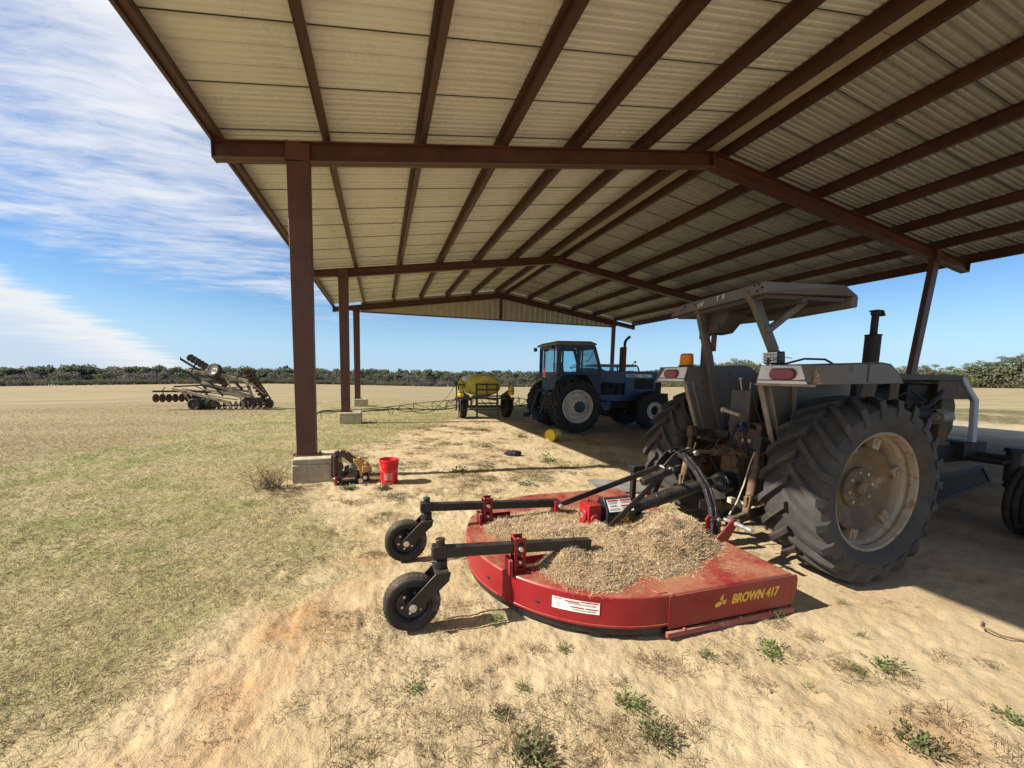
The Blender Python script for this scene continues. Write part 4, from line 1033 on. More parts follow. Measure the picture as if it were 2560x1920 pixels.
    for a0, a1, z in [(-129.6, -128, z) for z in (.178, .186, .194, .202)] + [(-125.5, -116, z) for z in (.207, .212)] + [(-124, -116, z) for z in (.170, .176)]:
        w = wrap(a0, a1, z, z + .002, '', '', .0055); q.add(w.v, w.f)
    B(q, 'small_print', 'blackink', dc)
    # tail wheels on adjustable arms
    for (ya, xa, za_, xb, zb_, yw, xw, br) in ((2.385, .30, .477, 1.43, .413, 2.372, .175, .885), (3.27, .312, .468, 1.60, .405, 3.305, .194, .905)):
        q = MB(); q.beam((xa, ya, za_), (xb, ya, zb_), .060, .066)
        q.box((xa + .045, ya, za_), (.085, .078, .080)); q.cyl((xa + .055, ya, za_ - .10), (xa + .055, ya, za_ + .075), .028, 16); q.cyl((xa + .055, ya, za_ + .07), (xa + .055, ya, za_ + .08), .032, 16)
        B(q, 'wheel_arm', 'black', bevel=.004)
        q = MB(); zk = za_ - .105; axz = .175
        q.box((xa + .055, ya, zk - .012), (.09, .155, .022)); q.cyl((xa + .055, ya, zk), (xa + .055, ya, zk + .05), .045, 16)
        for s in (-1, 1):
            q.beam((xa + .055, yw + s * .092, zk - .015), (xw + .0, yw + s * .088, axz), .014, .075, (0, 1, 0)) if False else q.prism([(xa + .015, yw + s * .072 - .005, zk - .002), (xa + .11, yw + s * .072 - .005, zk - .002), (xa + .098, yw + s * .072 - .005, zk - .06), (xw + .032, yw + s * .072 - .005, axz - .03), (xw - .006, yw + s * .072 - .005, axz - .038), (xw - .036, yw + s * .072 - .005, axz - .004), (xw - .026, yw + s * .072 - .005, axz + .028)], (0, .010, 0))
        B(q, 'wheel_fork', 'black', bevel=.003)
        rw = .174; h = .050
        q = MB(); q.lathe([(.114, -h * .8), (.120, -h * .95), (.142, -h), (.162, -h * .96), (.171, -h * .80), (rw, -h * .5), (rw, h * .5), (.171, h * .8), (.162, h * .96), (.142, h), (.120, h * .95), (.114, h * .8)], n=72)
        for k in range(36):                               # laminated plies standing a little proud
            a = 2 * math.pi * k / 36; rot = Matrix.Rotation(-a, 3, 'Y')
            q.box(((rw - .012) * math.cos(a), 0, (rw - .012) * math.sin(a)), (.028, h * 1.35, .020), rot)
        w = q.build('tail_wheel', 'ply', t, smooth=40, loc=(xw - 1.7, yw - 2.9, .172))
        q = MB(); q.lathe([(.116, -h * .86), (.113, -h * .98), (.105, -h * .86), (.096, -h * .40), (.087, -h * .30), (.046, -h * .30), (.042, -h * .9), (.0, -h * .9)], n=40); q.lathe([(.116, h * .86), (.105, h * .86), (.096, h * .4), (.0, h * .3)], n=40)
        rim = q.build('rim', 'blackpl', w)
        q = MB(); bolts(q, 6, .066, -h * .30, .009, .010, .3); q.tube([(0, -.070, .0), (0, -.100, .0)], .018, 6); q.tube([(0, -.08, .0), (0, -.084, .0)], .025, 16)
        q.build('wheel_bolt', 'silver', w)
        # red upright channel that holds the arm
        q = MB(); zc = za_ + (zb_ - za_) * (br - xa) / (xb - xa)
        for s in (-1, 1):
            yy = ya + s * .040
            q.span((br - .042, yy - .004, zt), (br - .020, yy + .004, zc + .075)); q.span((br + .020, yy - .004, zt), (br + .042, yy + .004, zc + .075))
            for k in range(5):
                z0 = zc + .075 - .03 - k * .045
                if z0 > zt + .02: q.span((br - .020, yy - .004, z0), (br + .020, yy + .004, z0 + .016 if k else zc + .075))
            q.span((br - .020, yy - .004, zt), (br + .020, yy + .004, zt + .07))
        q.span((br - .042, ya - .05, zc + .06), (br - .03, ya + .05, zc + .075))
        q.span((br - .085, ya - .075, zt), (br - .06, ya + .06, zt + .10)); q.span((br + .045, ya + .05, zt), (br + .24, ya + .058, zt + .06))
        B(q, 'arm_bracket', 'red', bevel=.002)
        q = MB(); q.tube([(br, ya - .035, zc + .005), (br, ya - .068, zc + .005)], .015, 6); q.tube([(br, ya - .035, zc - .09), (br, ya - .055, zc - .09)], .009, 6); B(q, 'bracket_bolt', 'silver')
    q = MB(); q.span((1.55, 3.215, zt), (1.565, 3.325, .43)); q.span((1.615, 3.205, zt), (1.63, 3.335, .445)); q.span((1.55, 3.21, zt), (1.63, 3.22, .44)); B(q, 'arm_bracket', 'red', bevel=.002)
    q = MB(); q.tube([(1.60, 3.21, .395), (1.60, 3.17, .395)], .022, 8); B(q, 'bracket_bolt', 'silver')
    # gearbox, shield, drive shaft
    q = MB(); q.span((1.665, 2.805, .30), (1.785, 2.965, .522)); q.cyl((1.69, 2.885, .42), (1.645, 2.885, .42), .058, 24); q.cyl((1.725, 2.81, .40), (1.725, 2.788, .40), .045, 20); q.cyl((1.725, 2.79, .40), (1.725, 2.780, .40), .018, 10)
    q.span((1.645, 2.785, .285), (1.80, 2.985, .312)); q.span((1.67, 2.795, .3), (1.685, 2.805, .36)); q.span((1.765, 2.795, .3), (1.78, 2.805, .36)); q.cyl((1.72, 2.93, .52), (1.72, 2.93, .545), .012, 10)
    g = B(q, 'gearbox', 'red2', bevel=.016)
    q = MB(); q.cyl((1.645, 2.885, .42), (1.641, 2.885, .42), .024, 14); q.tube([(1.725, 2.780, .40), (1.725, 2.776, .40)], .012, 10); B(q, 'cover_plate', 'silver', g)
    ysn, ysf = 2.775, 2.985
    def oct_(x): return [(x, ysn, .285), (x, ysn, .455), (x, ysn + .072, .55), (x, ysf - .072, .55), (x, ysf, .455), (x, ysf, .285)]
    q = MB(); q.prism(oct_(1.84), (.25, 0, 0)); q.prism([(x, y, z + .012) for x, y, z in oct_(1.825)], (.02, 0, 0)); q.prism([(x, y, z + .006) for x, y, z in oct_(2.08)], (.02, 0, 0)); q.cyl((2.10, 2.89, .42), (2.20, 2.9, .435), .075, 18); q.beam((2.08, 2.80, .50), (2.12, 2.78, .58), .026, .010)
    sh = B(q, 'gearbox_shield', 'blackpl', bevel=.008)
    nx = Vector((0, .072, .095)).normalized()
    o = Vector((1.848, ysn, .455)) + Vector((0, -.003, .003))
    q = MB(); q.prism([o + Vector((0, 0, 0)) + nx * .006, o + Vector((.238, 0, 0)) + nx * .006, o + Vector((.238, 0, 0)) + nx * .114, o + nx * .114], (0, -.0012, .0010)); st = B(q, 'warning_sticker', 'decal', sh)
    q = MB()
    for x0, x1, a, b in ((.006, .11, .096, .110), (.125, .234, .096, .110), (.12, .234, .05, .060)): q.prism([o + Vector((x0, -.0016, .0014)) + nx * a, o + Vector((x1, -.0016, .0014)) + nx * a, o + Vector((x1, -.0016, .0014)) + nx * b, o + Vector((x0, -.0016, .0014)) + nx * b], (0, -.0008, .0006))
    B(q, 'sticker_stripe', 'decalred', st)
    q = MB()
    for x0, x1, a in [(.01, .10, .085), (.01, .09, .075), (.02, .08, .058), (.02, .09, .050), (.13, .23, .085), (.13, .22, .076), (.13, .23, .040), (.13, .21, .03), (.01, .1, .03), (.01, .11, .02)]: q.prism([o + Vector((x0, -.0016, .0014)) + nx * a, o + Vector((x1, -.0016, .0014)) + nx * a, o + Vector((x1, -.0016, .0014)) + nx * (a + .003), o + Vector((x0, -.0016, .0014)) + nx * (a + .003)], (0, -.0008, .0006))
    B(q, 'small_print', 'blackink', st)
    for s_, z in (('STAY', .418), ('BACK', .376), ('300 FEET', .334)): text(s_, .045, 'yellowink', sh, Matrix.Translation((-1.7, -2.9, 0)) @ plane_mtx((1.985, ysn - .0015, z), (1, 0, 0), (0, 0, 1)), bold=.0012, align='CENTER', width=.95)
    q = MB(); q.cyl((2.18, 2.90, .440), (2.86, 2.915, .588), .055, 18); q.cyl((2.40, 2.905, .488), (2.86, 2.915, .588), .062, 18); q.cyl((2.84, 2.914, .583), (3.05, 2.92, .605), .035, 12)
    for x, z in ((2.90, .592), (2.98, .60)): q.box((x, 2.917, z), (.055, .10, .05)); q.box((x + .02, 2.917, z), (.055, .05, .10))
    B(q, 'drive_shaft', 'blackpl', bevel=.003)
    # hitch mast and braces
    for s in (-1, 1):
        yc = 2.872
        pts = [(2.56, yc + s * .035, .935), (2.605, yc + s * .085, .90), (2.645, yc + s * .175, .805), (2.675, yc + s * .275, .668), (2.672, yc + s * .345, .53), (2.66, yc + s * .385, .40), (2.66, yc + s * .395, .30)]
        q = MB()
        for dx in (-.024, .024): q.path([(x + dx, y, z) for x, y, z in pts], .034, .022, (1, 0, 0))
        q.path([(x, y, z) for x, y, z in pts], .012, .03, (1, 0, 0))
        q.box((2.675, yc + s * .30, .62), (.075, .03, .016)); q.box((2.665, yc + s * .38, .43), (.09, .03, .016))
        B(q, 'mast_leg', M('grey_black_mast', (.026, .025, .025), .48, 0, .3, 9, (.10, .085, .07), .18, 12, dust=.12), bevel=.004)
    q = MB()
    for dy in (-.05, .05):
        q.prism([(2.40, 2.872 + dy - .006, .83), (2.44, 2.872 + dy - .006, .775), (2.52, 2.872 + dy - .006, .82), (2.72, 2.872 + dy - .006, .905), (2.74, 2.872 + dy - .006, .945), (2.70, 2.872 + dy - .006, .975), (2.60, 2.872 + dy - .006, .97), (2.5, 2.872 + dy - .006, .93)], (0, .012, 0))
    q.beam((2.18, 2.80, .70), (2.46, 2.80, .785), .055, .055, (0, 1, 0)); q.cyl((2.17, 2.80, .697), (2.2, 2.80, .706), .034, 12)
    B(q, 'mast_head', 'black', bevel=.004)
    q = MB()
    for x, z in ((2.45, .80), (2.72, .935)): q.cyl((x, 2.79, z), (x, 2.95, z), .014, 10); q.tube([(x, 2.775, z), (x, 2.80, z)], .024, 6)
    B(q, 'mast_pin', 'silver')
    q = MB(); q.beam((1.745, 2.695, .325), (2.455, 2.80, .815), .05, .014, (0, 1, 0)); B(q, 'mast_brace', 'black', bevel=.002)
    q = MB(); q.beam((1.575, 3.22, .395), (2.47, 2.93, .795), .05, .014, (0, 1, 0)); B(q, 'mast_brace', 'black', bevel=.002)
    for s in (-1, 1):
        yc = 2.872
        q = MB(); yi = yc + s * .375; yo = yc + s * .475
        q.prism([(2.56, yo - .006, .28), (2.70, yo - .006, .26), (2.80, yo - .006, .40), (2.80, yo - .006, .45), (2.765, yo - .006, .462), (2.74, yo - .006, .452)], (0, .012, 0))
        q.prism([(2.60, yi - .006, .28), (2.74, yi - .006, .28), (2.745, yi - .006, .42), (2.71, yi - .006, .465), (2.60, yi - .006, .47), (2.575, yi - .006, .44)], (0, .012, 0))
        B(q, 'hitch_lug', 'red', bevel=.004)
        q = MB(); q.cyl((2.70, yi - s * .02, .43), (2.70, yi + s * .03, .43), .018, 10); q.cyl((2.775, yi, .425), (2.775, yo + s * .16, .425), .016, 10); q.cyl((2.775, yo + s * .02, .425), (2.775, yo + s * .04, .425), .024, 10); B(q, 'hitch_pin', 'silver')
    q = MB(); q.beam((2.60, 3.50, .29), (2.60, 3.50, .62), .05, .05); q.span((2.55, 3.44, .61), (2.70, 3.54, .67)); B(q, 'parking_jack', 'black', bevel=.006)
cutter()

def straw():
    """dry clippings heaped on the deck"""
    out = np.array([(1.48, 3.42), (1.66, 3.40), (1.9, 3.30), (2.30, 3.20), (2.56, 3.05), (2.68, 2.78), (2.665, 2.46), (2.50, 2.27), (2.22, 2.17), (2.02, 2.04), (1.82, 2.03), (1.66, 2.08), (1.50, 2.02), (1.38, 1.985), (1.24, 2.02), (1.13, 2.10), (1.04, 2.26), (1.06, 2.44), (1.02, 2.60), (.98, 2.78), (.90, 2.95), (.85, 3.12), (.92, 3.25), (1.08, 3.33)])
    def inside(x, y):
        c = np.zeros(x.shape, bool)
        for (ax, ay), (bx, by) in zip(out, np.roll(out, -1, 0)):
            k = ((ay > y) != (by > y)) & (x < (bx - ax) * (y - ay) / (by - ay + 1e-12) + ax); c ^= k
        d = np.full(x.shape, 9.)
        for (ax, ay), (bx, by) in zip(out, np.roll(out, -1, 0)):
            dx, dy = bx - ax, by - ay; t = np.clip(((x - ax) * dx + (y - ay) * dy) / (dx * dx + dy * dy), 0, 1)
            d = np.minimum(d, np.hypot(x - ax - t * dx, y - ay - t * dy))
        return np.where(c, d, -d)
    def hf(x, y):
        d = inside(x, y) + .05 * (fbm(x * 9, y * 9, 3, 5) - .5)
        big = .118 * np.exp(-((x - 2.28) / .36) ** 2 - ((y - 2.55) / .34) ** 2) + .060 * np.exp(-((x - 1.72) / .30) ** 2 - ((y - 2.38) / .25) ** 2) + .03 * np.exp(-((x - 1.25) / .2) ** 2 - ((y - 2.2) / .2) ** 2)
        big = big * (.12 + .88 * sstep(np.hypot((x - 1.98) / .24, (y - 2.68) / .20), .55, 1.25))
        top = .028 + big + .17 * np.maximum(fbm(x * 4.2, y * 4.2, 3, 8) - .40, 0) * np.interp(y, [2.0, 2.7, 3.0], [1.4, 1, .4]) + .034 * (fbm(x * 12, y * 12, 3, 9) - .5)
        pit = np.exp(-((x - 1.80) / .055) ** 2 - ((y - 2.24) / .10) ** 2) + .6 * np.exp(-((x - 2.12) / .04) ** 2 - ((y - 2.25) / .08) ** 2)
        return .285 + (top * (1 - .75 * pit)) * sstep(d, -.01, .17) - .012 * (d < 0)
    xs = np.linspace(.8, 2.76, 150); ysn = np.linspace(1.94, 3.48, 120)
    X, Y = np.meshgrid(xs, ysn); D = inside(X, Y); Z = hf(X, Y)
    V = np.stack([X, Y, Z], -1).reshape(-1, 3); nx = len(xs)
    i, j = np.meshgrid(np.arange(len(ysn) - 1), np.arange(nx - 1), indexing='ij')
    F = np.stack([i * nx + j, i * nx + j + 1, (i + 1) * nx + j + 1, (i + 1) * nx + j], -1).reshape(-1, 4)
    ok = (D.ravel()[F] > -.012).all(1); F = F[ok]
    Cb = np.tile([[.26, .185, .10]], (len(F), 1)) * rng.uniform(.7, 1.2, (len(F), 1))
    n = 170000
    x = rng.uniform(.8, 2.76, n); y = rng.uniform(1.94, 3.48, n); d = inside(x, y); k = d > -.03 + .05 * rng.uniform(-1, 1, n) ** 3
    x, y = x[k], y[k]; n = len(x); z = hf(x, y) + rng.uniform(-.004, .012, n)
    Dr = rand_dirs(n, -.25, .75); L = rng.uniform(.009, .028, n) * np.where(rng.uniform(0, 1, n) < .12, 2.2, 1); W = rng.uniform(.0015, .0029, n)
    V2, F2 = ribbons(np.stack([x, y, z], 1), Dr, L, W, .6)
    C = pick(n, [(.62, .485, .31), (.54, .41, .255), (.69, .56, .38), (.40, .29, .175), (.58, .455, .295), (.25, .17, .10)], .2)
    # loose wisps on the bare paint
    m = 5200; xx = rng.uniform(.75, 2.65, m); yy = rng.uniform(1.9, 3.6, m)
    kk = (np.hypot(np.minimum(xx - 1.7, 0), yy - 2.9) < 1.0) & (fbm(xx * 5, yy * 5, 3, 12) > .5); xx, yy = xx[kk], yy[kk]; m = len(xx)
    V3, F3 = ribbons(np.stack([xx, yy, np.full(m, .286)], 1), rand_dirs(m, 0, .15), rng.uniform(.01, .03, m), rng.uniform(.0015, .003, m), .6)
    Vall = np.concatenate([V, V2, V3]); Fall = np.concatenate([F, F2 + len(V), F3 + len(V) + len(V2)])
    Call = np.concatenate([Cb, C, pick(m, [(.5, .38, .22), (.4, .28, .16)], .2)])
    o = npmesh('clippings_heap', Vall, Fall, 'straw', Call)
    tag(o, 'heap of dry grass clippings lying on the red mower deck', 'clippings')
straw()
# ------------------------------------------------------------------ blue cab tractor
def blue_tractor():
    t = empty('cab_tractor', (5.295, 10.793, .012), -.023, 'blue tractor with glazed cab and pale wheels, parked deeper in the shed', 'tractor')
    B = lambda mb, name, mat, par=t, **k: mb.build(name, mat, par, **k)
    Rt, W, T, rr = .758, .50, 1.751, .464
    for s in (-1, 1):
        ty = ag_tyre(Rt, W, rr - .004, 22, .045, dirn=1)
        if s > 0: ty.v = [(x, -y, z) for x, y, z in ty.v]; ty.f = [tuple(reversed(f)) for f in ty.f]
        w = ty.build('rear_wheel', 'rubber2', t, loc=(0, s * T / 2, Rt), smooth=30)
        m = 1 if s < 0 else -1; L = lambda p: [(r, a * m) for r, a in p]
        yo = -W / 2 + .03
        q = MB(); q.lathe(L([(rr, yo + .03), (rr + .004, yo), (rr - .02, yo - .01), (rr - .035, yo + .03), (rr - .06, yo + .06), (rr - .07, yo + .14), (rr - .09, yo + .15)]), n=56)
        q.lathe(L([(rr - .085, yo + .13), (.27, yo + .12), (.20, yo + .02), (.0, yo + .02)]), n=48)
        for k in range(8):
            a = 2 * math.pi * k / 8 + .2; q.box((.36 * math.cos(a), m * (yo + .10), .36 * math.sin(a)), (.07, .05, .06), Matrix.Rotation(-a, 3, 'Y'))
        rim = B(q, 'rim', 'rimwhite', w, smooth=30)
        q = MB(); q.lathe(L([(.205, yo + .02), (.205, yo - .07), (.185, yo - .085), (.0, yo - .085)]), n=32); B(q, 'hub', 'rimwhite', w)
        q = MB(); q.lathe(L([(.155, yo - .08), (.150, yo - .14), (.11, yo - .16), (.0, yo - .16)]), n=28); bolts(q, 10, .17, m * (yo - .08), .014, m * .02); B(q, 'hub_cap', 'bluedark', w)
    for s in (-1, 1):
        ty = ag_tyre(.60, .34, .26, 18, .035, dirn=1)
        if s > 0: ty.v = [(x, -y, z) for x, y, z in ty.v]; ty.f = [tuple(reversed(f)) for f in ty.f]
        w = ty.build('front_wheel', 'rubber2', t, loc=(2.70, s * .70, .605), smooth=30)
        m = 1 if s < 0 else -1; L = lambda p: [(r, a * m) for r, a in p]
        q = MB(); q.lathe(L([(.262, -.13), (.265, -.145), (.25, -.15), (.24, -.12), (.20, -.10), (.16, -.16), (.155, -.17), (.145, -.165), (.14, -.10)]), n=32); B(q, 'rim', 'rimwhite' if s < 0 else 'cream', w); q = MB(); q.lathe(L([(.15, -.10), (.10, -.05), (.0, -.05)]), n=28); B(q, 'hub', 'engine', w)
    # frame, engine, hood
    q = MB(); q.span((-.4, -.25, .55), (1.0, .25, 1.05)); q.span((.9, -.26, .62), (3.05, .26, .86)); q.cyl((0, -.7, Rt), (0, .7, Rt), .13); q.cyl((2.7, -.62, .60), (2.7, .62, .60), .09); q.span((2.45, -.2, .5), (2.95, .2, .75))
    B(q, 'chassis', 'engine', bevel=.01)
    q = MB(); q.span((.95, -.335, .86), (3.02, -.30, 1.06)); q.span((.95, .30, .86), (3.02, .335, 1.06)); q.span((.95, -.30, .86), (3.02, .30, 1.0)); q.prism([(1.0, -.32, .62), (1.5, -.32, .62), (1.5, -.32, .86), (1.0, -.32, .86)], (0, .1, 0)); B(q, 'side_rail', 'blue', bevel=.01)
    q = MB(); q.span((1.25, -.25, 1.0), (1.95, .25, 1.42)); q.cyl((1.4, -.28, 1.1), (1.4, -.2, 1.1), .1); q.cyl((1.5, -.27, 1.35), (1.9, -.27, 1.35), .05); q.tube([(1.7, -.29, 1.02), (1.72, -.30, 1.2), (1.8, -.28, 1.35)], .025); B(q, 'engine', 'engine', bevel=.01)
    q = MB()
    q.prism([(.95, -.33, 1.42), (1.62, -.33, 1.42), (1.62, -.33, 1.05), (1.93, -.33, 1.05), (1.93, -.33, 1.06), (3.12, -.33, 1.20), (3.17, -.33, 1.76), (3.10, -.33, 1.81), (.95, -.33, 1.79)], (0, .66, 0)) if False else None
    q.span((.95, -.33, 1.40), (1.98, .33, 1.79)); q.prism([(1.98, -.33, 1.02), (3.06, -.33, 1.14), (3.15, -.33, 1.74), (3.09, -.33, 1.80), (1.98, -.33, 1.79)], (0, .66, 0))
    hood = B(q, 'hood', 'blue', bevel=.02)
    q = MB(); q.prism([(2.30, -.333, 1.23), (2.99, -.333, 1.24), (3.0, -.333, 1.55), (2.30, -.333, 1.56)], (0, -.004, 0))
    for k in range(7): q.span((2.31, -.342, 1.25 + k * .043), (2.99, -.336, 1.265 + k * .043))
    q.span((1.0, -.332, 1.42), (1.58, -.328, 1.45))
    B(q, 'side_grille', 'engine', hood)
    q = MB(); q.prism([(1.99, -.333, 1.605), (2.92, -.333, 1.605), (2.92, -.333, 1.70), (1.99, -.333, 1.70)], (0, -.004, 0)); db = B(q, 'name_strip', M('silver_strip', (.70, .71, .72), .45), hood)
    text('FORD', .088, 'blackink', db, plane_mtx((2.05, -.3385, 1.621), (1, 0, 0), (0, 0, 1)), bold=.004, width=1.45)
    text('TW 30', .062, 'blackink', db, plane_mtx((2.53, -.3385, 1.626), (1, 0, 0), (0, 0, 1)), bold=.0015, width=1.2)
    q = MB(); q.cyl((1.945, -.18, 1.78), (1.945, -.18, 2.515), .103, 24); q.cyl((1.955, -.18, 2.51), (1.955, -.18, 2.53), .095, 20); B(q, 'muffler', M('brown_muffler', (.07, .045, .028), .75, 0, .3, 8, RUST, .4, 6), bevel=.004)
    q = MB(); q.tube([(1.99, -.18, 2.5), (1.995, -.18, 2.66), (2.02, -.18, 2.74), (2.08, -.18, 2.80), (2.16, -.18, 2.86)], .042, 12); B(q, 'exhaust_pipe', 'engine')
    # weights and linkage at the nose
    q = MB(); q.span((3.05, -.28, .70), (3.45, .28, 1.02))
    for k in range(6): q.span((3.40, -.27 + .095 * k, .62), (3.62, -.19 + .095 * k, 1.10))
    q.beam((3.1, -.34, 1.05), (3.62, -.34, .62), .05, .03); B(q, 'front_weight', 'engine', bevel=.012)
    # cab
    hw = .655
    q = MB()
    for s in (-1, 1):
        y = s * hw
        q.beam((-.44, y, 1.64), (-.44, y, 2.47), .06, .10); q.beam((.175, y, 1.66), (.20, y, 2.47), .05, .11, (1, 0, 0)); q.beam((.94, y, 1.70), (.68, y, 2.47), .05, .09, (1, 0, 0))
        q.beam((-.44, y, 1.67), (.95, y, 1.69), .06, .10); q.beam((-.44, y, 2.44), (.70, y, 2.45), .06, .09)
        q.beam((-.31, y, 1.70), (-.31, y, 2.44), .03, .05) ; q.beam((.30, y, 1.70), (.31, y, 2.44), .03, .045)
    for x0, z in ((-.44, 1.67), (-.44, 2.44), (.95, 1.70), (.69, 2.44)): q.beam((x0, -hw, z), (x0, hw, z), .06, .09)
    for s in (-.38, .38): q.beam((-.45, s, 1.7), (-.45, s, 2.44), .03, .03)
    cab = B(q, 'cab', 'bluedark', bevel=.012)
    q = MB()
    for s in (-1, 1):
        y = s * (hw - .008)
        q.prism([(-.39, y, 1.72), (.15, y, 1.72), (.17, y, 2.40), (-.39, y, 2.40)], (0, .004, 0)); q.prism([(.24, y, 1.72), (.91, y, 1.74), (.70, y, 2.40), (.26, y, 2.40)], (0, .004, 0))
    q.prism([(-.45, -hw + .03, 1.71), (-.45, hw - .03, 1.71), (-.45, hw - .03, 2.4), (-.45, -hw + .03, 2.4)], (.004, 0, 0)); q.prism([(.94, -hw + .03, 1.74), (.94, hw - .03, 1.74), (.70, hw - .03, 2.40), (.70, -hw + .03, 2.40)], (.004, 0, 0))
    B(q, 'window', 'glass', cab, smooth=0)
    q = MB(); rf = [(-.56, -.72, 2.485), (.72, -.72, 2.50), (.72, .72, 2.50), (-.56, .72, 2.485)]; rt = [(-.44, -.58, 2.60), (.60, -.60, 2.625), (.60, .60, 2.625), (-.44, .58, 2.60)]; rm = [(-.58, -.735, 2.53), (.74, -.735, 2.545), (.74, .735, 2.545), (-.58, .735, 2.53)]
    q.add(rf + rm + rt, [(3, 2, 1, 0), (8, 9, 10, 11)] + [(4 * a + i, 4 * a + (i + 1) % 4, 4 * a + 4 + (i + 1) % 4, 4 * a + 4 + i) for a in (0, 1) for i in range(4)])
    rf_ = B(q, 'cab_roof', 'cabroof', cab, bevel=.03, smooth=0)
    q = MB()
    for s in (-1, 1): q.cyl((-.60, s * .66, 2.42), (-.68, s * .66, 2.40), .06, 16)
    B(q, 'rear_lamp', 'black', cab)
    q = MB(); q.beam((.46, -hw - .006, 2.03), (.62, -hw - .006, 2.23), .012, .016); q.beam((.62, -hw - .006, 2.23), (.66, -hw - .006, 2.36), .01, .012); q.box((.17, -hw - .03, 2.02), (.03, .03, .10)); B(q, 'wiper', 'black', cab)
    q = MB(); q.span((-.05, -.25, 1.5), (.40, .25, 1.70)); q.prism([(-.18, -.25, 1.6), (-.05, -.25, 1.6), (-.10, -.25, 2.02), (-.22, -.25, 2.0)], (0, .5, 0)); q.span((.68, -.3, 1.5), (.9, .3, 1.86)); q.tube([(.45, 0, 1.92), (.70, 0, 1.66)], .03); q.lathe([(.19 + .014 * math.cos(a), .014 * math.sin(a)) for a in [2 * math.pi * k / 8 for k in range(8)]], (.45, 0, 1.93), (-.5, 0, 1), 24, closed=True); B(q, 'seat', 'blackpl', bevel=.02)
    q = MB(); q.span((-.46, -.50, 1.0), (.98, .50, 1.66)); q.prism([(.5, -.62, .95), (.98, -.62, .95), (.98, -.62, 1.66), (.5, -.62, 1.66)], (0, 1.24, 0)); B(q, 'cab_body', 'bluedark', bevel=.015)
    for s in (-1, 1):
        q = MB(); pl = [(-.60, 1.48), (-.40, 1.655), (.34, 1.668), (.56, 1.36)]
        for (u0, z0), (u1, z1) in zip(pl[:-1], pl[1:]): q.prism([(u0, s * .50, z0), (u1, s * .50, z1), (u1, s * .50, z1 - .03), (u0, s * .50, z0 - .03)], (0, s * .42, 0))
        B(q, 'fender', 'bluedark', bevel=.008)
    q = MB(); q.prism([(-.66, -.31, 1.56), (-.66, -.05, 1.56), (-.66, -.155, 1.82), (-.66, -.205, 1.82)], (-.008, 0, 0)); sm = B(q, 'slow_vehicle_triangle', 'orange')
    q = MB(); q.prism([(-.669, -.235, 1.59), (-.669, -.125, 1.59), (-.669, -.18, 1.73)], (-.003, 0, 0)); B(q, 'triangle_centre', M('red_orange', (.75, .06, .02), .5), sm)
    q = MB(); q.beam((-.615, -.16, 1.6), (-.56, -.16, 1.35), .02, .02); q.beam((-.45, -.2, 1.55), (-.70, -.45, 1.1), .02, .02)
    for s in (-1, 1):
        q.beam((-.3, s * .3, 1.2), (-.62, s * .36, 1.15), .06, .07); q.beam((-.62, s * .36, 1.15), (-.85, s * .38, .45), .035, .035); q.path([(-.1, s * .3, .6), (-.95, s * .40, .42)], .04, .10); q.box((-1.0, s * .40, .40), (.22, .10, .14))
    q.beam((-.3, 0, 1.0), (-.75, 0, .62), .05, .05); q.span((-.9, -.06, .30), (-.1, .06, .38)); q.tube([(-.4, -.1, 1.0), (-.6, -.15, .8), (-.62, -.2, .5)], .015)
    B(q, 'rear_linkage', 'bluedark', bevel=.006)
    q = MB(); q.tube([(2.0, -.2, .6), (2.1, -.4, .35), (2.2, -.45, .2)], .015); q.span((1.05, -.52, .55), (1.35, -.36, .60)); q.span((1.05, -.52, .85), (1.3, -.36, .89)); B(q, 'step', 'engine')
blue_tractor()

